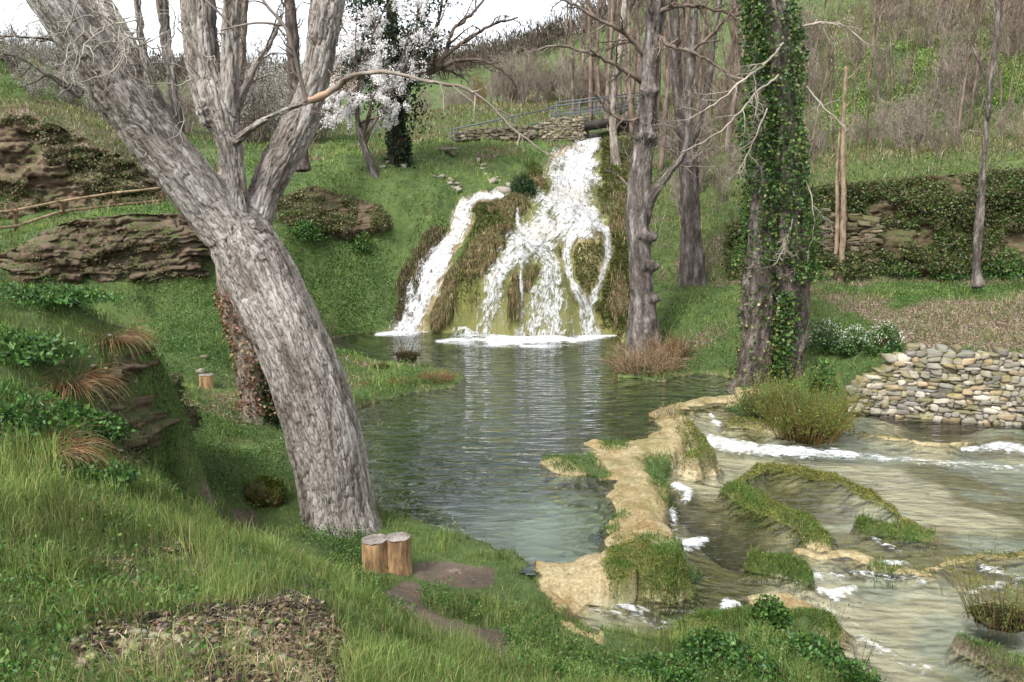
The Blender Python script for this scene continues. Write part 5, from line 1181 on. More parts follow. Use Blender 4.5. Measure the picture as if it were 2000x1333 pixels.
sap = [Proto('sapling', 5, .03, 260+i, 'twig', nb=9, lr=.25, levels=2, up=.25, spread=.6, straight=.06, start=.4, col=(.9,.78,.66), minr=.007) for i in range(3)]
rng = np.random.default_rng(99)
GP = 'bare poplars behind the footbridge'
for k, (px, Y, h) in enumerate([(1120,47,300),(1138,52,330),(1152,44,420),(1170,48,400),(1186,42,430),(1222,40,460),(1236,38,470),(1230,50,400),(1292,33,520),(1306,37,500),(1330,42,480),(1380,36,500),(1404,40,480),(1100,60,220),(1128,56,300),(1178,54,360),(1208,46,440),(1246,44,460),(1262,52,420),(1285,46,440),(1318,50,430),(1352,48,460),(1366,30,560),(1422,34,520),(1440,44,470)]):
    pop[k % 3].put(px, 240, Y, h, 'slender bare tree in the thicket behind and right of the footbridge', group=GP, width=1.0)
def many(protos, spots, label, cat, group):
    for k, (px, Y, h) in enumerate(spots): protos[k % len(protos)].put(px, 230, Y, h, label, cat, group, width=rng.uniform(1., 1.5))
many(bsh, [(x, Y, h) for x, Y, h in zip(rng.uniform(960, 1190, 22), rng.uniform(48, 60, 22), rng.uniform(60, 105, 22))], 'brown leafless shrub on the bank behind the footbridge railings', 'shrub', 'brown shrubs behind the footbridge')
many(bsh, [(x, Y, h) for x, Y, h in zip(rng.uniform(810, 1000, 14), rng.uniform(58, 80, 14), rng.uniform(35, 60, 14))], 'low grey brown thicket on the far slope left of the footbridge', 'shrub', 'thickets on the far slope')
many(gsh, [(x, Y, h) for x, Y, h in zip(rng.uniform(880, 1160, 14), rng.uniform(52, 66, 14), rng.uniform(45, 75, 14))], 'olive budding shrub on the skyline behind the dry bank', 'shrub', 'budding shrubs on the skyline')
many(wsh, [(x, Y, h) for x, Y, h in zip(rng.uniform(-60, 250, 16), rng.uniform(34, 48, 16), rng.uniform(60, 110, 16))], 'greyish white blossoming bush above the upper left cliff', 'shrub', 'blossoming bushes above the left cliff')
many(wsh, [(x, Y, h) for x, Y, h in zip(rng.uniform(440, 640, 10), rng.uniform(36, 46, 10), rng.uniform(110, 200, 10))], 'white flowering bush seen between the limbs of the leaning tree', 'shrub', 'flowering bushes behind the leaning tree')
many(bsh, [(x, Y, h) for x, Y, h in zip(rng.uniform(330, 640, 12), rng.uniform(36, 50, 12), rng.uniform(70, 130, 12))], 'leafless brown bush behind the fork of the leaning tree', 'shrub', 'bare bushes behind the leaning tree')
many(bsh, [(x, Y, h) for x, Y, h in zip(rng.uniform(1290, 2050, 24), rng.uniform(36, 58, 24), rng.uniform(60, 120, 24))], 'thin leafless bush on the wooded hillside at right', 'shrub', 'bare bushes on the right hillside')
many(bsh, [(x, Y, h) for x, Y, h in zip(rng.uniform(1290, 2050, 26), rng.uniform(27.5, 34, 26), rng.uniform(50, 110, 26))], 'low leafless thicket on the slope directly above the old retaining wall', 'shrub', 'thickets above the retaining wall')
for k, (px, Y, py, pt) in enumerate([(1700,30,240,60),(1724,31,330,120),(1740,36,260,100),(1820,30,250,100),(1862,29.5,300,90),(1880,28,330,120),(1752,29,310,190),(1642,28,350,40),(1655,29.5,330,160),(1690,29,300,180),(1990,27,300,60),(1600,33,290,60),(1960,32,260,-40),(1780,34,240,20),(1575,35,280,-20),(1625,38,240,-60),(1672,36,250,-40),(1712,40,220,-80),(1765,38,230,-60),(1812,41,200,-90),(1850,36,240,-30),(1898,40,210,-90),(1940,37,240,-60),(1985,40,210,-80),(1470,36,290,-40),(1410,42,250,-60),(1735,27.5,330,230),(1805,27.6,330,210),(1590,27.5,350,220),(1420,31,360,60),(1440,34,300,20),(1400,28,420,150)]):
    x, y, _ = PY(px, py, Y); g0 = float(Hh(x, y)); _, pg = project(x, y, g0)
    sap[k % 3].put(px, py, Y, max(pg-pt, 60), 'thin leafless sapling on the slope above the old retaining wall', 'tree', 'saplings on the right hillside')
slim = [Proto('slender_bare_tree', 9, .06, 300+i, 'twig', nb=20, lr=.24, levels=3, up=.2, spread=.7, straight=.04, start=.3, col=(.9,.82,.74), minr=.007) for i in range(3)]
rng = np.random.default_rng(77)
for k in range(34):
    px = rng.uniform(1290, 2060); Y = rng.uniform(29, 50); x, y, _ = PY(px, 250, Y); g0 = float(Hh(x, y)); _, pg = project(x, y, g0)
    slim[k % 3].put(px, pg, Y, rng.uniform(220, 420), 'slender leafless tree among the brush on the wooded hillside', 'tree', 'slender trees on the wooded hillside')
many(bsh, [(x, Y, h) for x, Y, h in zip(rng.uniform(1280, 2050, 26), rng.uniform(34, 50, 26), rng.uniform(60, 130, 26))], 'thin leafless bush on the wooded hillside at right', 'shrub', 'bare bushes on the right hillside')
def stem_tree(name, label, base, top, Y, w, n=3, tint=(1,1,1), tw=None, mat='stem_tan'):
    x, y, z = on(base[0], base[1], Y-3, Y+3); t = empty(name, (x, y, z), label, 'tree')
    L = limb([(base[0], base[1]+10, y, w*1.2), ((base[0]*2+top[0])/3+2, (base[1]*2+top[1])/3, y, w), ((base[0]+2*top[0])/3-2, (base[1]+2*top[1])/3, y, w*.8), (top[0], top[1], y, w*.45)])
    mb = MB(); mb.tube(L[:, :3]+rng.normal(0, .006, (len(L), 3)), L[:, 3], 8, tint, rough=.2); mb.build('trunk', M[mat], t)
    mb = MB(); twigs(mb, L[len(L)//2:, :3], L[len(L)//2:, 3], 2, 10, .3, .18, 0, .1, .005, tint); mb.build('branches', M[mat], t)
stem_tree('tan_pole_tree', 'left one of two slim tan saplings in front of the mossy retaining wall', (1630,548), (1640,250), 21.5, 9)
stem_tree('tan_pole_tree', 'right one of two slim tan saplings in front of the mossy retaining wall', (1642,552), (1652,130), 21.6, 11)
t12, _ = tree('slender_tree', 'slender grey tree standing alone in front of the retaining wall at far right', [(1910,560,21.5,24),(1908,520,21.5,18),(1914,420,21.5,17),(1922,300,21.5,15),(1934,180,21.5,14),(1944,90,21.5,10),(1952,-30,21.5,7)], .028, M['bark_brown'], (1.2,1.15,1.1), 51, tw=[(0, 16, 2, .2, .4)], extra=[[(1930,230,21.4,8),(1915,130,21.3,6),(1880,60,21.2,4),(1860,20,21.2,3)]], depth=.015)

# ------------------------------------------------------------------ bushes, reeds, tussocks
def leafy_bush(loc, rx, ry, rz, n, cols, size, label, name='leafy_bush', cat='bush', group=None, stems=14, flowers=0, lmat='leaf'):
    x, y, z = loc; t = empty(name, loc, label, cat, group); mb = MB(); tips = []
    for k in range(stems):
        a = rng.uniform(0, 6.28); e = np.array([x+rx*.8*math.cos(a)*rng.random(), y+ry*.8*math.sin(a)*rng.random(), z+rz*rng.uniform(.6, 1)]); tt = np.linspace(0, 1, 6)[:, None]
        Q_ = np.array([x, y, z-.05])*(1-tt)+e*tt+rng.normal(0, .02, (6, 3)); mb.tube(Q_, np.linspace(.008, .003, 6)*max(rz*1.3, .6), 4, (.9,1.,.6), cap=False)
    mb.build('stems', M['twig_brown'], t)
    v = rng.normal(size=(n, 3)); v /= np.linalg.norm(v, axis=1)[:, None]; v[:, 2] = np.abs(v[:, 2]); rr = rng.random(n)**.45
    lp = 1+.35*fbm(v[:, 0]*2+x, v[:, 1]*2+y, v[:, 2]*2, 3, 7); c = v*rr[:, None]*lp[:, None]*np.array([rx, ry, rz]); c = c[fbm(c[:, 0]*3/rx+x*7, c[:, 1]*3/ry, c[:, 2]*3/rz, 3, 8) > -.16]
    c += np.array([x, y, z]); c[:, 2] = np.maximum(c[:, 2], Hh(c[:, 0], c[:, 1])+.01)
    mb = MB(); mb.leaves(c, size*rng.uniform(.6, 1.3, len(c)), var(cols, len(c), .35), up=.4, aspect=.65); mb.build('leaves', M[lmat], t)
    if flowers:
        v = v[:flowers]; c = v*np.array([rx, ry, rz])*rng.uniform(.9, 1.12, (len(v), 1))+np.array([x, y, z]); c = c[v[:, 2] > .35]; mb = MB(); mb.leaves(c, size*.5, var(((.75,.78,.7),), len(c), .1, .02), aspect=1.); mb.build('flowers', M['petal'], t)
    return t
NET = ((.045,.11,.022),(.07,.15,.03),(.1,.19,.045),(.03,.075,.02)); 
for (px, py, Y0_, Y1_, rx, ry, rz, n, lab) in [
    (1400,1290,5,8,.34,.3,.28,2600,'dark green nettle bush at the bottom edge beside the shallow water'),
    (1505,1215,6,9,.22,.2,.3,1500,'small upright leafy bush on the travertine shelf above the nettles'),
    (1480,1325,5,8,.34,.3,.2,2400,'low nettle bush filling the bottom edge between two larger bushes'),
    (1580,1290,5,8,.36,.3,.26,2700,'dark green leafy bush at the water margin near the bottom right'),
    (1660,1330,5,7.6,.3,.25,.22,1800,'nettle bush furthest right along the bottom bank'),
    (1300,1325,5,8,.3,.3,.16,1600,'low leafy clump at the bottom edge left of the dark nettle bush')]:
    x, y, z = on(px, py, Y0_, Y1_); leafy_bush((x, y, z-.02), rx, ry, rz, n, NET, .045, lab, 'nettle_bush')
x, y, z = on(1022,380,28,34); leafy_bush((x, y, z), .5, .45, .75, 2600, ((.012,.04,.012),(.03,.075,.02)), .07, 'round dark green bush on the left edge of the upper falls')
for (px, py, s, lab) in [(1615,688,.62,'white flowering bush nearest the ivy twin tree'),(1668,690,.5,'small white flowering bush between two larger flowering bushes'),(1725,690,.58,'white flowering bush just above the left end of the dry stone wall')]:
    x, y, z = on(px, py, 15, 20); leafy_bush((x, y, z), s*.75, s*.6, s*1.15, 2400, ((.07,.14,.04),(.12,.2,.06),(.05,.1,.03)), .06, lab, 'flowering_bush', flowers=330)
for (px, py, Y0_, Y1_, rx, rz, n, lab) in [(600,470,22,27,.75,.75,2600,'bright leafy bush growing on the bank right of the leaning tree'),(705,440,22,27,.35,.7,1300,'upright bright green bush on the left bank under the bare earth'),(1760,540,20,25,.6,.4,1000,'low dark shrub at the foot of the retaining wall left of the slender tree'),(1970,545,20,25,1.2,.7,2600,'spreading bright green bush at the foot of the wall at the far right edge'),(1860,545,20,25,.7,.45,1200,'dark green shrub left of the slender grey tree'),(1600,760,13,18,.3,.6,1100,'heart leaved plant between the ivy twin tree and the dry stone wall')]:
    x, y, z = on(px, py, Y0_, Y1_); leafy_bush((x, y, z), rx, rx*.8, rz, n, NET, .075, lab)
for (px, py, Y0_, Y1_, rx, rz, lab) in [(190,860,5,9,.3,.22,'dark leafy plant hanging on the rocky flank of the mound'),(60,700,5,8,.45,.2,'leafy nettle patch on the front of the grassy mound'),(40,830,4,8,.5,.2,'thick nettle patch at the left edge below the mound top'),(200,950,5,8,.25,.16,'small herb clump below the outcrop on the near slope'),(120,590,6.5,8,.5,.14,'leafy fringe on the crest of the grassy mound')]:
    x, y, z = on(px, py, Y0_, Y1_); leafy_bush((x, y, z), rx, rx*.8, rz, 1500, NET, .05, lab, 'nettle_clump')
def stem_clump(loc, n, h, r, cols, label, name, cat, rad=.004, splay=.5, curve=.1, leaves=0, lcol=NET, root=None, mat='stem_tan', grav=.02, group=None, lsize=.03):
    x, y, z = loc; t = empty(name, loc, label, cat, group); mb = MB(); tips = []
    for k in range(n):
        a = rng.uniform(0, 6.28); q = rng.random()**.5*r; d = (math.cos(a)*splay*rng.uniform(.2, 1), math.sin(a)*splay*rng.uniform(.2, 1), 1)
        Q_, r_, _ = wiggle((x+q*math.cos(a), y+q*math.sin(a), z-.05), d, h*rng.uniform(.5, 1.1), 7, rad*rng.uniform(.7, 1.3), rad*.4, curve, grav, 0); mb.tube(Q_, r_, 4, var(cols, 1)[0], cap=False); tips.append(Q_[2:])
    mb.build('stems', M[mat], t)
    if leaves:
        Pb = np.concatenate(tips); c = Pb[rng.integers(len(Pb), size=leaves)]+rng.normal(0, .03, (leaves, 3)); mb = MB(); mb.leaves(c, lsize*rng.uniform(.6, 1.3, leaves), var(lcol, leaves), up=.6); mb.build('leaves', M['leaf'], t)
    if root:
        mb = MB(); V, Fq = stone_shape(0, True, 2.5); mb.add(V*(1+.4*fbm(V[:, 0]*3, V[:, 1]*3, V[:, 2]*3, 3, 6)[:, None])*np.array([root*.9, root*.65, root*.25])+np.array([x, y, z+root*.05]), Fq, None, (.16,.11,.08)); 
        for k in range(int(160+root*900)):
            a = rng.uniform(0, 6.28); Q_, r_, _ = wiggle((x+root*math.cos(a)*rng.random(), y+root*.7*math.sin(a)*rng.random(), z+root*.4), (math.cos(a), math.sin(a), -.1), root*.6, 4, .005, .002, .5, .2); mb.tube(Q_, r_, 3, var(((.3,.2,.13),(.12,.08,.06),(.2,.22,.08)), 1)[0], cap=False)
        mb.build('root_mat', M['stone_dark'], t)
    return t
YG = ((.12,.17,.03),(.17,.22,.04),(.08,.13,.03))
x, y, z = on(1575,850,11,17); stem_clump((x, y, z), 230, 1.25, .55, ((.5,.55,.2),(.7,.65,.3)), 'spreading willowy bush with thin upright yellow green shoots in front of the dry stone wall', 'willow_bush', 'bush', .006, .75, .08, 5200, YG, .4, lsize=.035)
x, y, z = on(1490,820,12,17); stem_clump((x, y, z), 90, .95, .35, ((.5,.55,.2),(.5,.45,.25)), 'smaller leafy willow bush over the water at the foot of the ivy twin tree', 'willow_bush', 'bush', .006, .9, .1, 2600, ((.06,.1,.025),(.1,.15,.035)), .2, lsize=.04)
x, y, z = PZ(1950,1215,-.45); stem_clump((x, y, z), 55, .85, .28, ((.6,.65,.3),(.75,.7,.4)), 'sparse young willow with pale shoots rising from a dark root mat at the right edge', 'willow_bush', 'bush', .0045, .55, .07, 700, YG, .28, lsize=.028)
x, y, z = on(1260,725,19,23); stem_clump((x, y, z), 330, .95, .65, ((1.2,1.0,.8),(.9,.75,.6),(1.4,1.25,1.)), 'dense clump of broken dead reeds at the far right side of the pool', 'dead_reeds', 'reeds', .009, .7, .28, 0, grav=.06)
x, y, z = on(1310,700,19,23.5); stem_clump((x, y, z), 200, .85, .5, ((.9,.75,.6),(.6,.45,.35)), 'smaller brown reed clump on the bank behind the pale dead reeds', 'dead_reeds', 'reeds', .009, .7, .25, 0, grav=.06)
for (px, py, h, r, n, lab, nm, root, cols) in [(795,700,.85,.18,60,'dark rooted tussock with thin upright stems at the left shallows of the pool','stem_tussock',.3,((.6,.45,.3),(.45,.4,.22))),
    (745,722,.22,.1,50,'small round brown tussock left of the stemmed tussock','brown_tussock',.17,((.9,.6,.45),)),(850,745,.3,.34,420,'large brown dry grass tussock standing in the shallows','brown_tussock',None,((1.2,.85,.6),(.9,.6,.42))),
    (778,752,.2,.22,200,'low brown dry tussock beside the larger one in the shallows','brown_tussock',None,((1.1,.8,.55),)),(722,752,.14,.1,60,'tiny dark tussock on the marshy lawn edge','brown_tussock',None,((.6,.45,.35),))]:
    x, y, z = PZ(px, py, .03); stem_clump((x, y, max(z, float(Hh(x, y)))), n, h, r, cols, lab, nm, 'tussock', .005, .8, .2, 0, root=root, grav=.08 if 'dry' in lab else .02)
for (px, py, z_, h) in [(1300,1240,-.3,.42),(1460,1265,-.2,.5),(1620,1235,-.4,.45),(1680,1250,-.4,.4)]:
    x, y, z = PZ(px, py, z_); stem_clump((x, y, float(Hh(x, y))), 5, h, .1, ((.4,.3,.2),), 'thin budding twig standing up out of the shallow water margin', 'water_twig', 'plant', .0035, .25, .06, 24, YG, group='budding twigs at the water margin')
# long tussocks of dead grass on the mound
for (px, py, lab) in [(135,745,'drooping pale straw tussock on the front of the mound'),(215,660,'straw coloured grass tuft hanging off the mound crest'),(90,880,'dead bramble tangle on the near slope')]:
    x, y, z = on(px, py, 5, 9); stem_clump((x, y, z), 260, .42, .16, ((1.3,1.05,.75),(.9,.65,.45)), lab, 'straw_tussock', 'tussock', .0028, 1.2, .1, 0, grav=.28)

# ------------------------------------------------------------------ ground cover that nobody could count
gm, lm, tm, mm = grass, litter, trav, moss
dTY = np.gradient(YR)[:, None]; dTX = np.gradient(TX)[None, :]
dzy = np.gradient(GZ, axis=0)/np.gradient(GY, axis=0)
area = dTY*dTX*GY*np.sqrt(1+np.clip(dzy, -6, 6)**2)
inview = np.where(np.abs(TX)[None, :] < .78, 1., .12)
def scatter(maskw, n, power=1.7, ymin=1.5, ymax=60, seed=0):
    r = np.random.default_rng(seed+500)
    wgt = maskw*area/GY**power*inview*((GY > ymin) & (GY < ymax)); cs = np.cumsum(wgt.ravel()); u = r.random(n)*cs[-1]; idx = np.searchsorted(cs, u); i, j = np.unravel_index(np.minimum(idx, wgt.size-1), wgt.shape)
    yy = np.clip(GY[i, j]+(r.random(n)-.5)*dTY[i, 0], YR[0], None); tt = TX[j]+(r.random(n)-.5)*dTX[0, j]; xx = tt*yy
    return xx, yy, Hh(xx, yy), i, j
def blades(name, x, y, z, h, wd, cols, mat, lean=.35, segs=2, kind='stuff', droop=.5):
    n = len(x); a = rng.uniform(0, 2*np.pi, n); ln = rng.uniform(0, lean, n)*h; dx = np.cos(a); dy = np.sin(a)
    fa = rng.uniform(0, 2*np.pi, n); wx, wy = np.cos(fa)*wd, np.sin(fa)*wd
    P0 = np.stack([x, y, z-.015], 1); D = np.stack([dx*ln, dy*ln, h], 1); W = np.stack([wx, wy, 0*wx], 1)
    P1 = P0+D*np.array([.35, .35, .55]); P2 = P0+D*np.array([1, 1, 1.])-np.stack([0*h, 0*h, droop*ln], 1)
    V = np.stack([P0-W*.5, P0+W*.5, P1+W*.42, P1-W*.42, P2], 1).reshape(-1, 3)
    b0 = np.arange(n)[:, None]*5; q = b0+np.array([[0, 1, 2, 3]]); t3 = b0+np.array([[3, 2, 4]])
    c = np.repeat(cols, 5, 0); c = np.hstack([c, np.ones((len(c), 1))])
    return V, q, t3, c
def grass_obj(name, sets, mat, label, cat):
    V = []; Q = []; T = []; Cc = []; o = 0
    for (v, q, t, c) in sets: V.append(v); Q.append(q+o); T.append(t+o); Cc.append(c); o += len(v)
    ob = mesh_np(name, np.concatenate(V), [np.concatenate(Q), np.concatenate(T)], M[mat], attrs={'Col': np.concatenate(Cc)}, smooth=True)
    return setp(ob, label, cat, kind='stuff')
notwater = ~(inp | ins)
gw = np.clip(gm-.25*lm, 0, 1)**1.5*(1-.8*sstep(.3, .8, tm))*(1-.6*sstep(.5, 1, mm))
gw[~notwater & (gm < .3)] = 0
n = 420000
x, y, z, i, j = scatter(gw, n, 1.75, 1.6, 60, 1)
cl = fbm(x*1.3, y*1.3, 0, 3, 101); c2 = fbm(x*4, y*4, 0, 2, 103)
lawn = sstep(.3, .0, np.abs(GZ[i, j]-.45))*(y > 7)*(y < 17)*(x < 0)
far = sstep(10, 30, y)
h = (.04+.10*sstep(-.2, .4, cl)+.09*sstep(-.1, .4, c2)**2)*rng.uniform(.5, 1.3, n)*(1-.55*lawn)*(1+.15*far)
h *= np.where(y < 7, 1.12, 1.)
wd = np.maximum(.0032, y*.00072)*rng.uniform(.7, 1.4, n)
base = np.array([.14, .215, .055])[None]
dk_ = np.array([.05, .1, .025])[None]; ye = np.array([.24, .28, .09])[None]; st = np.array([.32, .26, .13])[None]
mixn = np.clip(cl*.9+c2*.5+rng.normal(0, .22, n), -1, 1)[:, None]
cols = np.where(mixn > 0, base*(1-mixn)+ye*mixn, base*(1+mixn)-dk_*mixn)
dry = rng.random(n) < (.05+.35*lm[i, j]+.5*(1-gm[i, j])); cols[dry] = st*rng.uniform(.5, 1.2, (dry.sum(), 1))
# olive drier growth on the right hillside and the far bank
olive = (sstep(20, 27, y)*sstep(2, 7, x))[:, None]*.65+(sstep(36, 40, y)*(x < 9))[:, None]*.6
cols = cols*(1-olive)+np.array([.13, .135, .045])[None]*rng.uniform(.6, 1.3, (n, 1))*olive
cols *= rng.uniform(.7, 1.3, (n, 1))*(1+.5*np.clip(fbm(x*2.3, y*2.3, 0, 3, 207)*1.6, -.8, .8)+.4*np.clip(fbm(x*.55, y*.55, 0, 3, 209)*1.6, -.8, .8)*sstep(8, 16, y))[:, None]
s1 = blades('g', x, y, z, h, wd, cols, 'grass', .7)
# very near long blades
nw = gw*(GY < 7.5); m_ = 60000
x, y, z, i, j = scatter(nw, m_, 1.6, 1.6, 7.5, 2); cl = fbm(x*2, y*2, 0, 3, 111)
h = (.10+.14*sstep(-.1, .5, cl))*rng.uniform(.6, 1.2, m_); k = rng.random(m_)
cols = np.where((k < .12)[:, None], st, np.where((k < .4)[:, None], ye, base))*rng.uniform(.7, 1.3, (m_, 1)); cols[(k > .12) & (k < .4)] *= .85
s2 = blades('g', x, y, z, h, np.full(m_, .004), cols, 'grass', .9)
grass_obj('grass', [s1, s2], 'grass', 'soft green grass covering the banks and the lawn', 'grass')
# wild tufts on the dams
tw_ = gm*(ins | (tm > .3) | inp)*(GY > 7)*(GY < 16)*(gm > .3); m_ = 42000
x, y, z, i, j = scatter(tw_, m_, 1.2, 6, 16, 3); h = rng.uniform(.03, .10, m_)*(1+.8*np.clip(fbm(x*4, y*4, 0, 2, 9), -.7, 1)); cols = var(((.06,.12,.025),(.1,.18,.04),(.15,.22,.06)), m_)
grass_obj('marsh_grass', [blades('g', x, y, z, h, np.full(m_, .006), cols, 'grass', .8)], 'grass', 'darker grass tufts growing on the travertine rims', 'grass')
# dry straw and brushwood on hillside
hw_ = np.clip(lm, 0, 1)*(~inp)*(~ins); m_ = 130000
hw_ = np.maximum(hw_, .35*(GY > 27)*(GX > 5)*notwater); x, y, z, i, j = scatter(hw_*(GY > 12), m_, 1.6, 12, 70, 4); h = rng.uniform(.06, .32, m_)*np.where(y > 26, 1.3, .8); cols = var(((.22,.17,.11),(.15,.13,.06),(.13,.16,.05),(.32,.28,.2),(.12,.17,.04),(.1,.15,.04)), m_, .4)
grass_obj('dry_undergrowth', [blades('g', x, y, z, h, np.maximum(.006, y*.0006), cols, 'grass', 1.3)], 'dry', 'brown dry stalks and weeds on the wooded slope', 'undergrowth')
# broad leaved weeds
def leafcover(name, maskw, n, power, y0, y1, size, hmax, cols, label, cat, seed, mat='leaf', up=.5, aspect=.6, flat=False):
    x, y, z, i, j = scatter(maskw, n, power, y0, y1, seed)
    zz = z+rng.random(n)**.8*hmax; sz = np.maximum(size, y*.0022)*rng.uniform(.5, 1.3, n)
    mb = MB()
    if flat:
        mb.leaves(np.stack([x, y, z+.008+rng.random(n)*hmax], 1), sz, var(cols, n, .35), up=0., aspect=aspect, bend=.2)
        V = mb.V[0].reshape(-1, 4, 3); c0 = V.mean(1, keepdims=True); V[:, :, 2] = c0[:, :, 2]+(V[:, :, 2]-c0[:, :, 2])*.35
    else: mb.leaves(np.stack([x, y, zz], 1), sz, var(cols, n, .3), up=up, aspect=aspect)
    o = mb.build(name, M[mat]); return setp(o, label, cat, kind='stuff')
herbn = fbm(GX*.9, GY*.9, 0, 3, 131)
herb = sstep(.08, .3, herbn)*gw*(GY < 30)*(.2+.8*sstep(5, 8, GY))
trough = pm([(250,560),(470,540),(470,720),(330,700)], 14, 23); slopeL = pm([(530,440),(760,430),(800,660),(640,660),(540,600)], 23, 29)*1.1
hillg = pm([(1580,270),(1650,130),(1800,80),(2400,80),(2400,220),(1900,230),(1750,260)], 33, 60)*.9
herb = herb+trough*1.6+slopeL+hillg+pm([(1250,520),(1420,540),(1440,740),(1300,700),(1230,640)], 17, 27)*.8+pm([(0,560),(250,600),(200,640),(0,600)], 6, 8.5)*1.+pm([(560,1050),(720,1050),(760,1120),(640,1110)], 6, 10)*1.5+pm([(1000,1180),(1150,1270),(1400,1333),(1000,1333)], 5, 9)*.8
herb = (herb+sstep(.02, .22, fbm(GX*.45+7, GY*.45, 0, 4, 141))*gw*(GY > 10)*(GY < 40)*1.1)*notwater
leafcover('leafy_ground_cover', herb, 210000, 1.7, 2, 60, .028, .13, NET+((.13,.2,.05),), 'low leafy weeds mixed through the grass', 'ground cover', 11)
leafcover('leaf_litter', (lm**1.2)*notwater*(GY > 12), 90000, 1.6, 12, 60, .05, .04, ((.2,.12,.08),(.3,.2,.15),(.12,.07,.05),(.36,.29,.24)), 'fallen brown leaves on the terrace and slope', 'leaf litter', 12, 'dry', aspect=.8, flat=True)
leafcover('leaf_litter', lm*(GY < 7)*notwater*sstep(-.25, .3, fbm(GX*3, GY*3, 0, 3, 171)), 4200, 1.2, 1.8, 7, .035, .03, ((.04,.032,.027),(.08,.058,.04),(.14,.105,.07),(.03,.026,.025),(.22,.18,.12)), 'dark withered leaves and straw on the bare patch in the foreground', 'leaf litter', 13, 'dry', aspect=.8, flat=True)
# straw over the bare patch
m_ = 2600; x, y, z, i, j = scatter(lm*(GY < 7), m_, 1.2, 1.8, 7, 14); h = rng.uniform(.02, .09, m_)
grass_obj('straw', [blades('g', x, y, z+.01, h, np.full(m_, .003), var(((.42,.33,.2),(.3,.2,.12),(.55,.46,.32)), m_), 'grass', 3.2)], 'dry', 'straw and dead stalks over the bare patch in the foreground', 'straw')
# pebbles on the bare patch and path
x, y, z, i, j = scatter(lm*(GY < 8)*notwater, 420, 1.2, 2.2, 8, 15); mb = MB()
for k in range(len(x)):
    V, Fq = BSV3, BSF3; V = V/(np.abs(V)**3).sum(1)[:, None]**(1/3)*(1+.2*rng.normal(size=(len(V), 1))*.5); s = rng.uniform(.006, .028); mb.add(V*np.array([s, s*.8, s*.6])+np.array([x[k], y[k], z[k]+s*.4]), Fq, None, var(((.8,.72,.6),(.55,.48,.4)), 1)[0])
setp(mb.build('pebbles', M['stone']), 'pale pebbles and crumbs of limestone in the foreground soil', 'pebbles', kind='stuff')
leafcover('moss', mm*(mm > .35)*(GY > 7)*(GY < 16)*(ins | (tm > .3))*(GZ > WLg-.01), 26000, 1.1, 6, 16, .018, .03, ((.1,.11,.02),(.2,.2,.04),(.28,.25,.06),(.07,.1,.02)), 'moss cushions on the rims between the shallow pools', 'moss', 19)
hb = blur(hillg/.9, 4, 4)*sstep(-.35, .25, fbm(GX*.5, GY*.5, 0, 4, 151))
leafcover('leafy_ground_cover', hb*notwater, 42000, 1.2, 30, 62, .07, .35, ((.14,.24,.05),(.2,.3,.07),(.1,.18,.04),(.26,.34,.1)), 'fresh bright green undergrowth high on the right hillside', 'ground cover', 21)
# moss and hanging weed on the falls
mw = mm*(GY > 23.3)*(GY < 38)*(fallm < .15)*notwater
leafcover('moss', mw, 90000, 1.2, 23, 38, .045, .07, ((.05,.07,.015),(.09,.11,.02),(.17,.17,.04),(.05,.09,.02),(.09,.07,.03)), 'yellow green moss cushions on the travertine of the falls', 'moss', 16)
m_ = 15000; x, y, z, i, j = scatter((mm > .4)*(GY > 23.3)*(GY < 32)*(fallm < .2)*sstep(-.2, .3, herbn)*notwater*np.clip(dzy, .2, 3), m_, 1., 23, 32, 17); h = -rng.uniform(.12, .45, m_)
grass_obj('hanging_grass', [blades('g', x, y-.12, z+.12, h, np.full(m_, .018), var(((.2,.14,.08),(.12,.09,.05),(.08,.11,.03),(.28,.22,.13)), m_, .4), 'grass', .5)], 'dry', 'dead grass hanging down between the falls', 'grass')
# left wall under the bank by the falls: dark hanging roots
m_ = 3500; x, y, z, i, j = scatter(pm([(790,650),(765,600),(795,520),(850,440),(872,440),(835,540),(805,640)], 22.5, 29)*notwater*np.clip(dzy, .3, 4), m_, 1., 22, 28, 18); h = -rng.uniform(.1, .5, m_)
grass_obj('hanging_grass', [blades('g', x, y-.1, z+.1, h, np.full(m_, .016), var(((.1,.07,.045),(.05,.035,.025),(.2,.15,.1),(.06,.09,.02)), m_, .4), 'grass', .6)], 'dry', 'dark roots and dead grass hanging from the bank left of the falls', 'grass')
# creepers on the old wall
def on_surf(S, n, off, size, cols, name, label, cat, dens_seed, thr=0., mat='leaf', vr=(0, 1)):
    m, k, _ = S.shape; u = rng.uniform(vr[0], vr[1], n)*(m-2); v = rng.random(n)*(k-2); ii, jj = u.astype(int), v.astype(int); P_ = S[ii, jj]+rng.normal(0, .05, (n, 3)); P_[:, 1] -= off*rng.random(n)
    P_ = P_[fbm(P_[:, 0]*1., P_[:, 1]*1., P_[:, 2]*1., 3, dens_seed) > thr]; mb = MB(); mb.leaves(P_, size*rng.uniform(.5, 1.2, len(P_)), var(cols, len(P_), .35), up=-.4, aspect=.8)
    return setp(mb.build(name, M[mat]), label, cat, kind='stuff')
on_surf(S_ledge, 16000, .1, .055, ((.07,.1,.03),(.12,.13,.04),(.16,.1,.06)), 'creeper', 'sparse weeds clinging to the layered rock ledge', 'creeper', 3, .02)
on_surf(S_up, 16000, .15, .09, ((.06,.1,.025),(.11,.13,.04),(.14,.1,.06),(.2,.18,.1)), 'creeper', 'weeds clinging to the upper left cliff', 'creeper', 4, -.05)
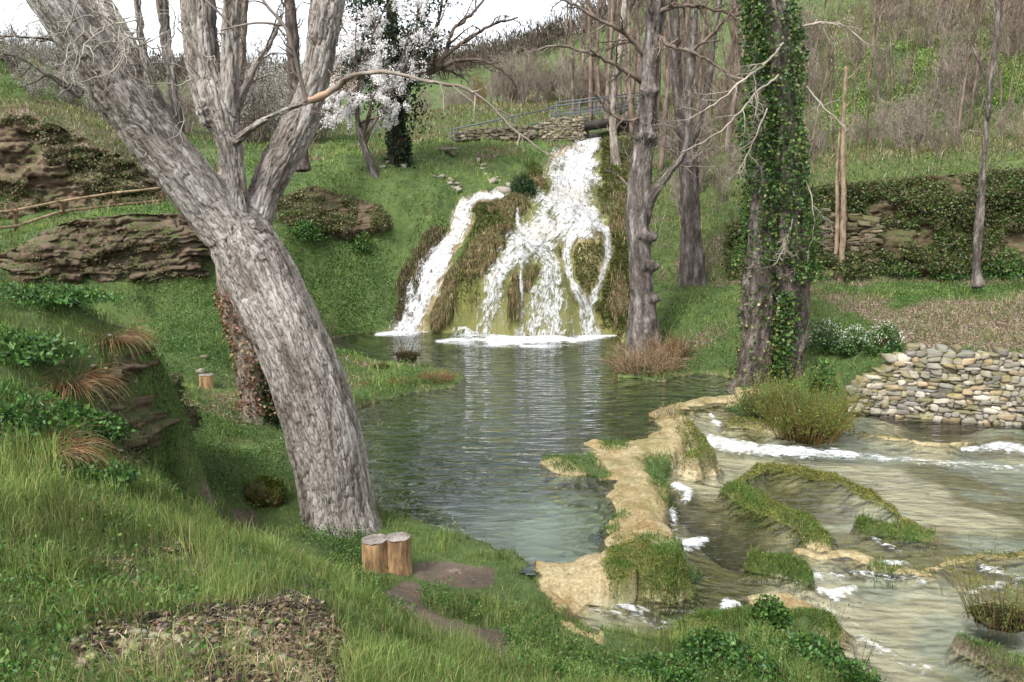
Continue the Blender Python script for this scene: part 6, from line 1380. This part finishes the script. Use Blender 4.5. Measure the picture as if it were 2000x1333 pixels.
on_surf(S_near, 11000, .07, .03, ((.05,.09,.02),(.08,.13,.03),(.1,.06,.04)), 'creeper', 'small weeds clinging to the near outcrop', 'creeper', 5, -.02, vr=(.1, 1))
on_surf(S_lb, 16000, .1, .07, ((.06,.1,.025),(.1,.13,.035),(.18,.13,.08)), 'creeper', 'weeds over the bare earth of the left bank', 'creeper', 6, -.3)
on_surf(S_wall, 80000, .4, .08, ((.05,.09,.02),(.09,.14,.035),(.12,.14,.04),(.12,.09,.05),(.07,.06,.035),(.06,.1,.025)), 'creeper', 'ivy and weeds over the old retaining wall', 'creeper', 7, -.26)
# far wooded hills
n = 3000; r = np.random.default_rng(5); yy = r.uniform(120, 270, n); tt = r.uniform(-.85, .85, n); xx = tt*yy; zz = Hh(xx, yy); mb = MB()
for k in range(n):
    h = r.uniform(2, 4.5); w_ = r.uniform(2, 3.6); m = 60; c = r.normal(size=(m, 3))*np.array([w_*.5, w_*.5, h*.28])+np.array([xx[k], yy[k], zz[k]+h*.5])
    cc = np.array([[.12, .095, .075]]) if r.random() < .8 else np.array([[.35, .33, .3]]) if xx[k] < 0 and r.random() < .5 else np.array([[.06, .07, .035]])
    mb.leaves(c, r.uniform(.5, 1.3, m), cc*r.uniform(.7, 1.2, (m, 1)), up=2.2, aspect=.09)
setp(mb.build('far_wood', M['dry']), 'leafless woods covering the distant hills', 'woodland', kind='stuff')
# floating weed in the shallows on the left
m_ = 5200; px_ = rng.uniform(650, 900, m_); py_ = rng.uniform(700, 1060, m_)
E = [PZ(a, b_, .012) for a, b_ in zip(px_, py_)]; E = np.array(E); dd_, _, _ = polydist(E[:, 0], E[:, 1], POOL, True); ii_ = inpoly(E[:, 0], E[:, 1], POOL); kp_ = ii_ & (dd_ < .55+.4*fbm(E[:, 0]*2, E[:, 1]*2, 0, 2, 3)); E = E[kp_]; m_ = len(E)
grass_obj('floating_weed', [blades('g', E[:, 0], E[:, 1], E[:, 2]+.02, rng.uniform(.01, .06, m_), np.full(m_, .008), var(((.1,.15,.04),(.2,.24,.1),(.3,.3,.18)), m_), 'grass', 4., droop=0)], 'grass', 'pale grass blades trailing in the shallows by the leaning tree', 'water weed')
